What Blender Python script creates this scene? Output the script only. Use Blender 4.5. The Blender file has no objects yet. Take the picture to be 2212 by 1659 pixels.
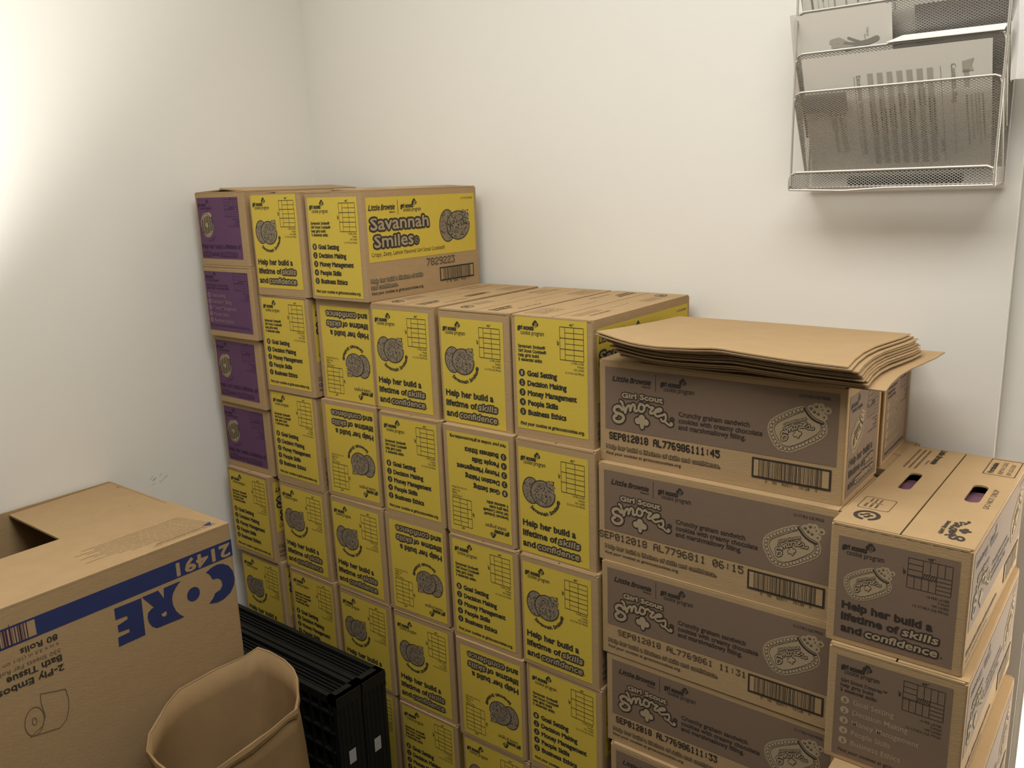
import bpy, math, random
from mathutils import Vector, Matrix

random.seed(7)
SC = bpy.context.scene
COL = SC.collection

# ------------------------------------------------------------------ camera
CAM = (2.0385654, -1.30538563, 1.50367767)
YAW, PITCH, ROLL, FPX = -0.66626492, -0.232158228, -0.0354063223, 1830.95
cy, sy = math.cos(YAW), math.sin(YAW)
cp, sp = math.cos(PITCH), math.sin(PITCH)
cr, sr = math.cos(ROLL), math.sin(ROLL)
fwd = Vector((sy * cp, cy * cp, sp))
rgt = Vector((cy, -sy, 0))
upv = rgt.cross(fwd)
R_ = cr * rgt + sr * upv
U_ = -sr * rgt + cr * upv
cam = bpy.data.cameras.new('camera')
cam.sensor_width = 36.0
cam.lens = FPX / 2212 * 36.0
cam.clip_start = 0.02
co = bpy.data.objects.new('camera', cam)
COL.objects.link(co)
co.matrix_world = Matrix(((R_.x, U_.x, -fwd.x, CAM[0]), (R_.y, U_.y, -fwd.y, CAM[1]),
                          (R_.z, U_.z, -fwd.z, CAM[2]), (0, 0, 0, 1)))
SC.camera = co

# ------------------------------------------------------------------ world, lights, exposure
SC.view_settings.view_transform = 'Standard'
SC.view_settings.look = 'None'
SC.view_settings.exposure = 0.48
SC.view_settings.gamma = 1.0
SC.view_settings.use_curve_mapping = False
W = bpy.data.worlds.new('daylight')
SC.world = W
W.use_nodes = True
W.node_tree.nodes['Background'].inputs['Color'].default_value = (1.0, 0.90, 0.74, 1)
W.node_tree.nodes['Background'].inputs['Strength'].default_value = 3.0


def area(name, loc, target, sx, sy_, power, color):
    l = bpy.data.lights.new(name, 'AREA')
    l.shape = 'RECTANGLE'
    l.size = sx
    l.size_y = sy_
    l.energy = power
    l.color = color
    o = bpy.data.objects.new(name, l)
    COL.objects.link(o)
    o.location = loc
    o.rotation_euler = (Vector(target) - Vector(loc)).to_track_quat('-Z', 'Y').to_euler()
    return o


area('ceiling_bounce_fill', (1.60, -0.75, 2.57), (1.60, -0.75, 0), 1.7, 0.9, 25, (1.0, 0.975, 0.925))  # added soft fill, stands in for light bounced off the ceiling


def spot(name, loc, target, power, angle, blend, color, rad):
    l = bpy.data.lights.new(name, 'SPOT')
    l.energy = power
    l.spot_size = math.radians(angle)
    l.spot_blend = blend
    l.color = color
    l.shadow_soft_size = rad
    o = bpy.data.objects.new(name, l)
    COL.objects.link(o)
    o.location = loc
    o.rotation_euler = (Vector(target) - Vector(loc)).to_track_quat('-Z', 'Y').to_euler()
    return o


spot('uplighter_lamp', (0.22, -0.85, 0.88), (0.20, -0.85, 2.6), 100, 92, 0.9, (1.0, 0.975, 0.92), 0.07)

# ------------------------------------------------------------------ materials


def pmat(name, col, rough=0.8, metal=0.0, noise=0.0, nscale=40.0, bump=0.0, bscale=200.0, spec=0.3,
         stretch=(1, 1, 1), col2=None, emis=None):
    m = bpy.data.materials.new(name)
    m.use_nodes = True
    nt = m.node_tree
    b = nt.nodes['Principled BSDF']
    b.inputs['Base Color'].default_value = (*col, 1)
    b.inputs['Roughness'].default_value = rough
    b.inputs['Metallic'].default_value = metal
    b.inputs['Specular IOR Level'].default_value = spec
    if noise or bump:
        tc = nt.nodes.new('ShaderNodeTexCoord')
        mp = nt.nodes.new('ShaderNodeMapping')
        mp.inputs['Scale'].default_value = stretch
        nt.links.new(tc.outputs['Object'], mp.inputs['Vector'])
    if noise:
        n = nt.nodes.new('ShaderNodeTexNoise')
        n.inputs['Scale'].default_value = nscale
        n.inputs['Detail'].default_value = 5
        nt.links.new(mp.outputs['Vector'], n.inputs['Vector'])
        mx = nt.nodes.new('ShaderNodeMix')
        mx.data_type = 'RGBA'
        c2 = col2 or tuple(c * (1 - noise) for c in col)
        mx.inputs['A'].default_value = (*col, 1)
        mx.inputs['B'].default_value = (*c2, 1)
        nt.links.new(n.outputs['Fac'], mx.inputs['Factor'])
        nt.links.new(mx.outputs['Result'], b.inputs['Base Color'])
    if bump:
        n2 = nt.nodes.new('ShaderNodeTexNoise')
        n2.inputs['Scale'].default_value = bscale
        n2.inputs['Detail'].default_value = 3
        nt.links.new(mp.outputs['Vector'], n2.inputs['Vector'])
        bp = nt.nodes.new('ShaderNodeBump')
        bp.inputs['Strength'].default_value = bump
        bp.inputs['Distance'].default_value = 0.002
        nt.links.new(n2.outputs['Fac'], bp.inputs['Height'])
        nt.links.new(bp.outputs['Normal'], b.inputs['Normal'])
    if emis:
        b.inputs['Emission Color'].default_value = (*emis[0], 1)
        b.inputs['Emission Strength'].default_value = emis[1]
    return m


M = {}
M['wall'] = pmat('painted_plaster', (0.80, 0.785, 0.735), 0.7, noise=0.03, nscale=3, bump=0.12, bscale=60)
M['wall_dim'] = pmat('darkened_wall_paint', (0.30, 0.27, 0.24), 0.85, noise=0.05, nscale=3)  # shade put into the colour of the unseen walls, for less bounce
M['ceiling'] = pmat('ceiling_paint', (0.82, 0.79, 0.73), 0.9, noise=0.02)
M['floor'] = pmat('floor_vinyl', (0.10, 0.088, 0.075), 0.5, noise=0.3, nscale=12)
M['board'] = pmat('corrugated_cardboard', (0.415, 0.283, 0.145), 0.85, noise=0.16, nscale=25, bump=0.25, bscale=90,
                  stretch=(1, 1, 6))
M['boardedge'] = pmat('cardboard_cut_edge', (0.30, 0.20, 0.11), 0.95, noise=0.6, nscale=300)
M['yellow'] = pmat('yellow_flexo_ink', (0.60, 0.445, 0.058), 0.75, noise=0.10, nscale=60, stretch=(1, 1, 5))
M['ink'] = pmat('black_flexo_ink', (0.040, 0.038, 0.026), 0.8, noise=0.2, nscale=80)
M['purple'] = pmat('purple_flexo_ink', (0.125, 0.055, 0.125), 0.75, noise=0.12, nscale=60, stretch=(1, 1, 5))
M['purple_ink'] = pmat('dark_purple_ink', (0.048, 0.022, 0.055), 0.8, noise=0.1)
M['brown'] = pmat('brown_flexo_ink', (0.20, 0.138, 0.094), 0.75, noise=0.12, nscale=60, stretch=(1, 1, 5))
M['brown_ink'] = pmat('dark_brown_ink', (0.042, 0.032, 0.025), 0.8, noise=0.2)
M['bare'] = pmat('unprinted_board', (0.39, 0.30, 0.185), 0.85, noise=0.14, nscale=30)
M['baked'] = pmat('half_tone_board', (0.31, 0.245, 0.165), 0.85, noise=0.5, nscale=220)
M['topink'] = pmat('smudged_black_ink', (0.10, 0.072, 0.045), 0.85, noise=0.3, nscale=80)
M['faint'] = pmat('thin_grey_ink', (0.15, 0.11, 0.07), 0.85, noise=0.2)
M['lilac'] = pmat('pale_lilac_print', (0.26, 0.165, 0.20), 0.8, noise=0.1)
M['blue'] = pmat('navy_blue_ink', (0.026, 0.038, 0.13), 0.7, noise=0.15, nscale=40)
M['kraft'] = pmat('kraft_paper', (0.35, 0.23, 0.11), 0.85, noise=0.2, nscale=14, bump=0.5, bscale=25)
M['plastic'] = pmat('black_plastic', (0.009, 0.010, 0.010), 0.5, noise=0.2, nscale=30, bump=0.1, bscale=200)
M['sticker'] = pmat('white_sticker', (0.42, 0.42, 0.42), 0.6, noise=0.3, nscale=150)
M['paper'] = pmat('white_paper', (0.74, 0.71, 0.64), 0.8, noise=0.04, nscale=12)
M['brightpaper'] = pmat('bright_white_paper', (0.90, 0.88, 0.85), 0.7, noise=0.02)
M['greypaper'] = pmat('grey_paper', (0.36, 0.34, 0.33), 0.8, noise=0.12, nscale=20)
M['print'] = pmat('grey_print', (0.30, 0.28, 0.24), 0.8, noise=0.1)
M['printbar'] = pmat('light_grey_print', (0.46, 0.43, 0.36), 0.8, noise=0.08)
M['printdark'] = pmat('black_print', (0.07, 0.065, 0.06), 0.8, noise=0.1)
M['wire'] = pmat('silver_painted_wire', (0.50, 0.48, 0.44), 0.42, metal=0.5, noise=0.05)
M['black'] = pmat('matt_black', (0.02, 0.017, 0.014), 0.6, noise=0.2)
M['frame'] = pmat('white_door_paint', (0.78, 0.75, 0.68), 0.5, noise=0.03)
M['pack'] = pmat('glossy_violet_pack', (0.10, 0.06, 0.20), 0.18, noise=1.0, nscale=25, spec=0.8, col2=(0.35, 0.16, 0.10))


def mesh_mat():
    m = bpy.data.materials.new('expanded_metal_mesh')
    m.use_nodes = True
    nt = m.node_tree
    N = nt.nodes
    L = nt.links.new
    b = N['Principled BSDF']
    b.inputs['Base Color'].default_value = (0.50, 0.48, 0.44, 1)
    b.inputs['Metallic'].default_value = 0.45
    b.inputs['Roughness'].default_value = 0.45
    uv = N.new('ShaderNodeUVMap')
    sep = N.new('ShaderNodeSeparateXYZ')
    L(uv.outputs['UV'], sep.inputs['Vector'])

    def mth(op, a, bb=None, v=None):
        n = N.new('ShaderNodeMath')
        n.operation = op
        L(a, n.inputs[0])
        if bb is not None:
            L(bb, n.inputs[1])
        if v is not None:
            n.inputs[1].default_value = v
        return n.outputs[0]
    u = mth('MULTIPLY', sep.outputs['X'], v=1 / 0.0072)
    v = mth('MULTIPLY', sep.outputs['Y'], v=1 / 0.0046)
    outs = []
    for op in ('ADD', 'SUBTRACT'):
        s = mth(op, u, v)
        f = mth('FRACT', s)
        c = mth('SUBTRACT', f, v=0.5)
        a = mth('ABSOLUTE', c)
        outs.append(mth('GREATER_THAN', a, v=0.385))
    wire = mth('MAXIMUM', outs[0], outs[1])
    tr = N.new('ShaderNodeBsdfTransparent')
    mx = N.new('ShaderNodeMixShader')
    L(wire, mx.inputs['Fac'])
    L(tr.outputs[0], mx.inputs[1])
    L(b.outputs[0], mx.inputs[2])
    L(mx.outputs[0], N['Material Output'].inputs['Surface'])
    return m


M['mesh'] = mesh_mat()


# ------------------------------------------------------------------ helpers


class MB:
    """collects faces with materials and links them as ONE mesh object"""

    def __init__(self):
        self.v, self.f, self.m, self.mats = [], [], [], []
        self.uv = None

    def mi(self, name):
        if name not in self.mats:
            self.mats.append(name)
        return self.mats.index(name)

    def face(self, pts, mat):
        n = len(self.v)
        self.v += [tuple(p) for p in pts]
        self.f.append(tuple(range(n, n + len(pts))))
        self.m.append(self.mi(mat))

    def part(self, verts, faces, mat):
        n = len(self.v)
        self.v += [tuple(p) for p in verts]
        k = self.mi(mat)
        for f in faces:
            self.f.append(tuple(i + n for i in f))
            self.m.append(k)

    def box(self, x0, x1, y0, y1, z0, z1, mat, edge=None):
        V = [(x, y, z) for z in (z0, z1) for y in (y0, y1) for x in (x0, x1)]
        F = [(0, 2, 3, 1), (4, 5, 7, 6), (0, 1, 5, 4), (2, 6, 7, 3), (0, 4, 6, 2), (1, 3, 7, 5)]
        self.part(V, F[:2], mat)
        self.part(V, F[2:], edge or mat)

    def tube(self, pts, r, mat, n=8, close=False):
        P = [Vector(p) for p in pts]
        rings = []
        for i, p in enumerate(P):
            a = P[i - 1] if (i or close) else P[i]
            b = P[(i + 1) % len(P)] if (i < len(P) - 1 or close) else P[i]
            t = (b - a).normalized()
            q = Vector((0, 0, 1)) if abs(t.z) < 0.9 else Vector((0, 1, 0))
            s = t.cross(q).normalized()
            w = s.cross(t).normalized()
            rings.append([p + r * (math.cos(k * 2 * math.pi / n) * s + math.sin(k * 2 * math.pi / n) * w) for k in range(n)])
        V = [v for rg in rings for v in rg]
        F = []
        m = len(P)
        for i in range(m if close else m - 1):
            j = (i + 1) % m
            for k in range(n):
                k2 = (k + 1) % n
                F.append((i * n + k, i * n + k2, j * n + k2, j * n + k))
        if not close:
            F.append(tuple(range(n))[::-1])
            F.append(tuple((m - 1) * n + k for k in range(n)))
        self.part(V, F, mat)

    def canvas(self, cv, o, u, v, lift=0.00025):
        o, u, v = Vector(o), Vector(u), Vector(v)
        n = u.cross(v).normalized()
        # every piece gets its own hair's breadth of height so that overlapping ink never lies exactly coplanar
        for k, (verts, faces, layer, mat) in enumerate(cv.items):
            off = o + n * (lift + layer * 0.0002 + (k % 21) * 0.0000043)
            z = [0.0] * len(verts)
            if len(faces) > 1 and len(faces[0]) == 4 and sum(len(f) for f in faces) == len(verts):
                for j, f in enumerate(faces):
                    for i in f:
                        z[i] = (j % 37) * 0.0000021
            self.part([off + n * q + u * (x * 0.001) + v * (y * 0.001) for (x, y), q in zip(verts, z)], faces, mat)

    def mesh(self, name):
        me = bpy.data.meshes.new(name)
        me.from_pydata(self.v, [], self.f)
        for k in self.mats:
            me.materials.append(M[k])
        me.polygons.foreach_set('material_index', self.m)
        if self.uv:
            l = me.uv_layers.new(name='UVMap')
            flat = []
            for p in me.polygons:
                for vi in p.vertices:
                    flat += list(self.uv(self.v[vi]))
            l.data.foreach_set('uv', flat)
        me.update()
        return me

    def build(self, name, parent=None):
        return link(name, self.mesh(name), parent)


def link(name, me, parent=None):
    o = bpy.data.objects.new(name, me)
    COL.objects.link(o)
    if parent:
        o.parent = parent
    return o


def tag(o, label=None, cat=None, group=None, kind=None):
    if label:
        o['label'] = label
    if cat:
        o['category'] = cat
    if group:
        o['group'] = group
    if kind:
        o['kind'] = kind
    return o


def empty(name, loc, rz=0, label=None, cat=None, group=None, flip=False):
    o = bpy.data.objects.new(name, None)
    COL.objects.link(o)
    o.empty_display_size = 0.05
    o.location = loc
    o.rotation_euler = (0, 0, rz)
    if flip:
        o.rotation_euler = (Matrix.Rotation(rz, 3, 'Z') @ Matrix.Rotation(math.pi, 3, 'Y')).to_euler()
    return tag(o, label, cat, group)


# ---- text outlines from the built-in font
_tc = {}


def glyphs(s, off=0.0):
    key = (s, off)
    if key in _tc:
        return _tc[key]
    c = bpy.data.curves.new('lettering', 'FONT')
    c.body = s
    c.resolution_u = 2
    c.offset = off
    o = bpy.data.objects.new('lettering', c)
    COL.objects.link(o)
    dg = bpy.context.evaluated_depsgraph_get()
    ev = o.evaluated_get(dg)
    me = ev.to_mesh()
    def lift(y):
        # raise the x-height, keep the capitals' height
        xh, ch = .445, .70
        if y <= 0:
            return y * 1.05
        return y * 1.17 if y < xh else xh * 1.17 + (y - xh) * (ch - xh * 1.17) / (ch - xh)
    V = [(v.co.x, lift(v.co.y)) for v in me.vertices]
    F = [tuple(p.vertices) for p in me.polygons]
    cnt = {}
    for f in F:
        for a, b in zip(f, f[1:] + f[:1]):
            k = (min(a, b), max(a, b))
            cnt[k] = cnt.get(k, 0) + 1
    B = [k for k, n in cnt.items() if n == 1]
    ev.to_mesh_clear()
    bpy.data.objects.remove(o)
    bpy.data.curves.remove(c)
    _tc[key] = (V, F, B)
    return _tc[key]


CAPH = max(p[1] for p in glyphs('H')[0])


def disc(cx, cy_, rx, ry=None, n=12, rot=0.0):
    ry = ry or rx
    out = []
    for k in range(n):
        a = 2 * math.pi * k / n
        x, y = rx * math.cos(a), ry * math.sin(a)
        out.append((cx + x * math.cos(rot) - y * math.sin(rot), cy_ + x * math.sin(rot) + y * math.cos(rot)))
    return out


class Canvas:
    """flat print laid out in millimetres: u to the right, v up"""

    def __init__(self, T=None):
        self.items = []
        self.T = T or (lambda x, y: (x, y))

    def add(self, verts, faces, layer, mat):
        self.items.append(([self.T(x, y) for x, y in verts], faces, layer, mat))

    def poly(self, pts, layer, mat):
        # fan about the centroid keeps mildly concave outlines clean
        cx = sum(p[0] for p in pts) / len(pts)
        cy_ = sum(p[1] for p in pts) / len(pts)
        n = len(pts)
        self.add(list(pts) + [(cx, cy_)], [(i, (i + 1) % n, n) for i in range(n)], layer, mat)

    def rect(self, x0, y0, x1, y1, layer, mat):
        self.add([(x0, y0), (x1, y0), (x1, y1), (x0, y1)], [(0, 1, 2, 3)], layer, mat)

    def stroke(self, pts, w, layer, mat, n=10, close=False):
        r = w / 2
        P = list(pts) + ([pts[0]] if close else [])
        V, F = [], []
        for (x0, y0), (x1, y1) in zip(P, P[1:]):
            dx, dy = x1 - x0, y1 - y0
            l = math.hypot(dx, dy)
            if l < 1e-6:
                continue
            nx, ny = -dy / l * r, dx / l * r
            k = len(V)
            V += [(x0 - nx, y0 - ny), (x1 - nx, y1 - ny), (x1 + nx, y1 + ny), (x0 + nx, y0 + ny)]
            F.append((k, k + 1, k + 2, k + 3))
        for x, y in pts:
            k = len(V)
            V += disc(x, y, r, n=n)
            F.append(tuple(range(k, k + n)))
        self.add(V, F, layer, mat)

    def line(self, x0, y0, x1, y1, w, layer, mat):
        dx, dy = x1 - x0, y1 - y0
        l = math.hypot(dx, dy) or 1
        nx, ny = -dy / l * w / 2, dx / l * w / 2
        self.add([(x0 - nx, y0 - ny), (x1 - nx, y1 - ny), (x1 + nx, y1 + ny), (x0 + nx, y0 + ny)], [(0, 1, 2, 3)], layer, mat)

    def ring(self, cx, cy_, rx, ry, w, layer, mat, n=28, a0=0.0, a1=2 * math.pi, rot=0.0):
        V, F = [], []
        for k in range(n + 1):
            a = a0 + (a1 - a0) * k / n
            for s in (-w / 2, w / 2):
                x, y = (rx + s) * math.cos(a), (ry + s) * math.sin(a)
                V.append((cx + x * math.cos(rot) - y * math.sin(rot), cy_ + x * math.sin(rot) + y * math.cos(rot)))
        for k in range(n):
            F.append((2 * k, 2 * k + 1, 2 * k + 3, 2 * k + 2))
        self.add(V, F, layer, mat)

    def blob(self, cx, cy_, rx, ry, layer, mat, n=24, rot=0.0):
        self.add(disc(cx, cy_, rx, ry, n, rot), [tuple(range(n))], layer, mat)

    def text(self, s, u0, v0, u1, cap, layer, mat, bold=0.0, off=0.0, shear=0.0, rot=0.0, halo=None, align='L', warp=None):
        """s between u0 and u1 on baseline v0 (mm); halo=(radius, mat) puts a swollen outline underneath"""
        V, F, B = glyphs(s, off)
        if not V:
            return
        xs = [p[0] for p in V]
        x0, x1 = min(xs), max(xs)
        sy_ = cap / CAPH
        sx = (u1 - u0) / (x1 - x0)
        P = [((x - x0) * sx + shear * y * sy_, y * sy_) for x, y in V]
        if warp:
            P = [warp(x, y) for x, y in P]
        c, sn = math.cos(rot), math.sin(rot)
        P = [(u0 + x * c - y * sn, v0 + x * sn + y * c) for x, y in P]
        self.add(P, F, layer, mat)
        for rr, mm, ll in ([(bold, mat, layer)] if bold else []) + ([(halo[0], halo[1], layer - 1)] if halo else []):
            VV, FF = [], []
            n = 6 if rr < 1.0 else 8
            used = set()
            for a, b in B:
                (ax, ay), (bx, by) = P[a], P[b]
                dx, dy = bx - ax, by - ay
                l = math.hypot(dx, dy)
                if l > 1e-6:
                    nx, ny = -dy / l * rr, dx / l * rr
                    k = len(VV)
                    VV += [(ax - nx, ay - ny), (bx - nx, by - ny), (bx + nx, by + ny), (ax + nx, ay + ny)]
                    FF.append((k, k + 1, k + 2, k + 3))
                for i, (x, y) in ((a, (ax, ay)), (b, (bx, by))):
                    if i not in used:
                        used.add(i)
                        k = len(VV)
                        VV += disc(x, y, rr, n=n)
                        FF.append(tuple(range(k, k + n)))
            if ll != layer:
                self.add(P, F, ll, mm)
            self.add(VV, FF, ll, mm)

    def rtext(self, s, u1, v0, width, cap, layer, mat, off=0.0):
        self.text(s, u1 - width, v0, u1, cap, layer, mat, off=off)

    def arctext(self, s, cx, cy_, r, a0, a1, cap, layer, mat, off=0.0, bold=0.0):
        """letters stand inside the lower arc of a circle, reading left to right"""
        V, F, B = glyphs(s, off)
        xs = [p[0] for p in V]
        x0, x1 = min(xs), max(xs)
        sy_ = cap / CAPH
        P = []
        for x, y in V:
            a = a0 + (a1 - a0) * (x - x0) / (x1 - x0)
            q = r - y * sy_
            P.append((cx + q * math.cos(a), cy_ + q * math.sin(a)))
        self.add(P, F, layer, mat)
        if bold:
            VV, FF = [], []
            for a, b in B:
                (ax, ay), (bx, by) = P[a], P[b]
                l = math.hypot(bx - ax, by - ay)
                if l > 1e-6:
                    nx, ny = -(by - ay) / l * bold, (bx - ax) / l * bold
                    k = len(VV)
                    VV += [(ax - nx, ay - ny), (bx - nx, by - ny), (bx + nx, by + ny), (ax + nx, ay + ny)]
                    FF.append((k, k + 1, k + 2, k + 3))
            self.add(VV, FF, layer, mat)

    def sub(self, T):
        c = Canvas(lambda x, y: self.T(*T(x, y)))
        c.items = self.items
        return c


DOT = {
    'S': "01110 10001 10000 01110 00001 10001 01110", 'E': "11111 10000 10000 11110 10000 10000 11111",
    'P': "11110 10001 10001 11110 10000 10000 10000", '0': "01110 10001 10011 10101 11001 10001 01110",
    '1': "00100 01100 00100 00100 00100 00100 01110", '2': "01110 10001 00001 00110 01000 10000 11111",
    '8': "01110 10001 10001 01110 10001 10001 01110", 'A': "01110 10001 10001 11111 10001 10001 10001",
    'L': "10000 10000 10000 10000 10000 10000 11111", '7': "11111 00001 00010 00010 00100 00100 01000",
    '6': "01110 10000 10000 11110 10001 10001 01110", '9': "01110 10001 10001 01111 00001 00001 01110",
    ':': "00000 00100 00100 00000 00100 00100 00000", '4': "00010 00110 01010 10010 11111 00010 00010",
    '5': "11111 10000 11110 00001 00001 10001 01110", '3': "11111 00010 00100 00010 00001 10001 01110",
    ' ': "00000 00000 00000 00000 00000 00000 00000"}


def dots(cv, s, u0, v0, u1, h, layer, mat, fat=0.62):
    n = len(s)
    cw = (u1 - u0) / (n * 6 - 1)
    ch = h / 7
    V, F = [], []
    for i, chh in enumerate(s):
        for r, row in enumerate(DOT[chh].split()):
            for c, b in enumerate(row):
                if b == '1':
                    x, y = u0 + (i * 6 + c + .5) * cw, v0 + (6.5 - r) * ch
                    k = len(V)
                    V += disc(x, y, cw * fat, ch * fat, 8)
                    F.append(tuple(range(k, k + 8)))
    cv.add(V, F, layer, mat)


def barcode(cv, x0, y0, x1, y1, ink, digits, layer=3, bare='board'):
    t = (y1 - y0) * 0.10
    cv.rect(x0, y0, x1, y1, layer, ink)
    cv.rect(x0 + t, y0 + t, x1 - t, y1 - t, layer + 1, bare)
    rnd = random.Random(5)
    x = x0 + (x1 - x0) * 0.09
    e = x1 - (x1 - x0) * 0.10
    while x < e:
        w = rnd.choice((0.5, 0.5, 0.9, 1.3)) * (x1 - x0) / 88
        cv.rect(x, y0 + t * .7, x + w, y1 - t * .7, layer + 2, ink)
        x += w + rnd.choice((0.5, 0.5, 0.9, 1.2)) * (x1 - x0) / 88
    n = len(digits)
    W_ = (x1 - x0)
    cv.text(digits, x0 + W_ * .18, y0 - (y1 - y0) * .16, x0 + W_ * .84, (y1 - y0) * .13, layer, ink, off=0.004)


def trefoil(cv, cx, cy_, r, layer, ink, back):
    """three-lobed clover emblem with the pale profile lines"""
    for dx, dy, q in ((0, .45, .55), (-.45, -.05, .52), (.42, -.05, .52), (0, -.1, .5)):
        cv.blob(cx + dx * r, cy_ + dy * r, q * r, q * r, layer, ink, n=12)
    cv.poly([(cx - .3 * r, cy_ - .3 * r), (cx + .4 * r, cy_ - .3 * r), (cx + .1 * r, cy_ - r)], layer, ink)
    cv.stroke([(cx - .35 * r, cy_ - .75 * r), (cx - .05 * r, cy_ - .2 * r), (cx + .05 * r, cy_ + .3 * r)], .17 * r, layer + 1, back, n=6)
    cv.stroke([(cx + .05 * r, cy_ - .75 * r), (cx + .35 * r, cy_ - .2 * r), (cx + .4 * r, cy_ + .25 * r)], .15 * r, layer + 1, back, n=6)


def scouts(cv, u, v, w1, w2, du2, dv2, lx, ly, lr, ink, back, cap=8.0, cap2=8.0):
    cv.text('girl scouts', u, v, u + w1, cap, 2, ink, bold=0.75)
    cv.text('cookie program', u + du2, v - dv2, u + du2 + w2, cap2, 2, ink, off=.012)
    trefoil(cv, lx, ly, lr, 2, ink, back)


def grid15(cv, x0, y0, x1, y1, ink, w=1.0):
    """pallet diagram: one column of three uprights, two columns of six"""
    a = x0 + (x1 - x0) * .22
    b = x0 + (x1 - x0) * .60
    h = y1 - y0
    for x in (x0, a, b, x1):
        cv.line(x, y0, x, y1, w, 2, ink)
    for k in range(7):
        y = y0 + h * k / 6
        cv.line(x0 if k % 2 == 0 else a, y, x1, y, w * (1.4 if k % 2 == 0 else 1), 2, ink)


def pinwheel(cv, x0, y0, x1, y1, ink, w=0.9):
    W_, H_ = x1 - x0, y1 - y0
    cv.line(x0, y0, x1, y0, w, 2, ink); cv.line(x0, y1, x1, y1, w, 2, ink)
    cv.line(x0, y0, x0, y1, w, 2, ink); cv.line(x1, y0, x1, y1, w, 2, ink)
    a, b = x0 + W_ * .34, x0 + W_ * .66
    m1, m2 = y0 + H_ * .40, y0 + H_ * .56
    cv.line(a, m1, a, y1, w, 2, ink)
    for k in range(4):
        cv.line(a + (x1 - a) * k / 4, m2, a + (x1 - a) * k / 4, y1, w, 2, ink)
    cv.line(a, m2, x1, m2, w, 2, ink)
    for k in range(1, 4):
        cv.line(x0, y1 - (y1 - m1) * k / 3.2, a, y1 - (y1 - m1) * k / 3.2, w, 2, ink)
    cv.line(x0, m1, b, m1, w, 2, ink)
    for k in range(1, 5):
        cv.line(x0 + (b - x0) * k / 4, y0, x0 + (b - x0) * k / 4, m1, w, 2, ink)
    cv.line(b, y0, b, m2, w, 2, ink)
    for k in range(1, 4):
        cv.line(b, y0 + (m2 - y0) * k / 4, x1, y0 + (m2 - y0) * k / 4, w, 2, ink)
    for k in range(6):
        xx = a + (b - a) * (k + .5) / 6
        cv.line(xx - 1, m1, xx + 2, m2, w * 1.2, 2, ink)


def small4(cv, x1, ys, rows, ink, cap=4.0):
    for y, (s, w) in zip(ys, rows):
        cv.rtext(s, x1, y, w, cap, 2, ink, off=0.01)


ROWS_Y = [('15 PER LAYER', 28), ('9 HIGH', 15), ('135 CASES', 23), ('12 CT/6 OZ PKGS', 43)]
ROWS_B = [('16 PER LAYER', 29), ('9 HIGH', 15), ('144 CASES', 22), ('12 CT/8.5 OZ PKGS', 47)]


def lemon_cookies(cv, x1, y1, rx1, ry1, x2, y2, rx2, ry2, ink, fill, seed=3, w=2.0, dot=1.6, nd=120):
    cv.blob(x1, y1, rx1, ry1, 2, fill)
    cv.ring(x1, y1, rx1, ry1, w, 3, ink)
    rnd = random.Random(seed)
    for _ in range(int(nd * .6)):
        a, q = rnd.uniform(0, 6.28), math.sqrt(rnd.random()) * .92
        cv.blob(x1 + rx1 * q * math.cos(a), y1 + ry1 * q * math.sin(a), dot * rnd.uniform(.4, .9), dot * rnd.uniform(.4, .9), 3, ink, 6)
    cv.blob(x2, y2, rx2, ry2, 4, fill)
    cv.ring(x2, y2, rx2, ry2, w, 5, ink, a0=1.15, a1=1.15 + 2 * math.pi - .95, n=30)
    for _ in range(nd):
        a, q = rnd.uniform(0, 6.28), math.sqrt(rnd.random()) * .9
        cv.blob(x2 + rx2 * q * math.cos(a), y2 + ry2 * q * math.sin(a), dot * rnd.uniform(.4, 1.1), dot * rnd.uniform(.4, 1.1), 5, ink, 6)
    # bitten corner with crumbs
    bx, by = x2 + rx2 * .62, y2 + ry2 * .80
    for k in range(4):
        cv.blob(bx - rx2 * .15 + k * rx2 * .13, by + ry2 * .16 - k * ry2 * .10, rx2 * .16, ry2 * .14, 4, fill, 10)
    cv.stroke([(x2 + rx2 * .25, y2 + ry2 * .93), (x2 + rx2 * .40, y2 + ry2 * .62), (x2 + rx2 * .68, y2 + ry2 * .48), (x2 + rx2 * .97, y2 + ry2 * .40)], w * .7, 5, ink, n=5)
    for k in range(9):
        cv.blob(bx + rnd.uniform(-.2, .3) * rx2, by + rnd.uniform(-.18, .3) * ry2, dot * .9, dot * .9, 5, ink, 6)


def slogan(cv, rows, ink, light, cap, halo, k=1.0):
    """Help her build a / lifetime of skills / and confidence."""
    (y1, a0, a1), (y2, b0, b1, c0, c1), (y3, d0, d1, e0, e1) = rows
    cv.text('Help her build a', a0, y1, a1, cap, 2, ink, bold=.95 * k)
    cv.text('lifetime of', b0, y2, b1, cap, 2, ink, bold=.95 * k)
    cv.text('skills', c0 + 1, y2, c1 - 2.5, cap, 4, light, bold=.5 * k, shear=.17, halo=(halo, ink))
    cv.text('and', d0, y3, d1, cap, 2, ink, bold=.95 * k)
    cv.text('confidence', e0 + 1, y3, e1 - 2.5, cap, 4, light, bold=.5 * k, shear=.17, halo=(halo, ink))
    cv.blob(e1 + 4.0, y3 + 1, 1.2, 1.2, 2, ink, 8)


SKILLS = ['Goal Setting', 'Decision Making', 'Money Management', 'People Skills', 'Business Ethics']


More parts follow.
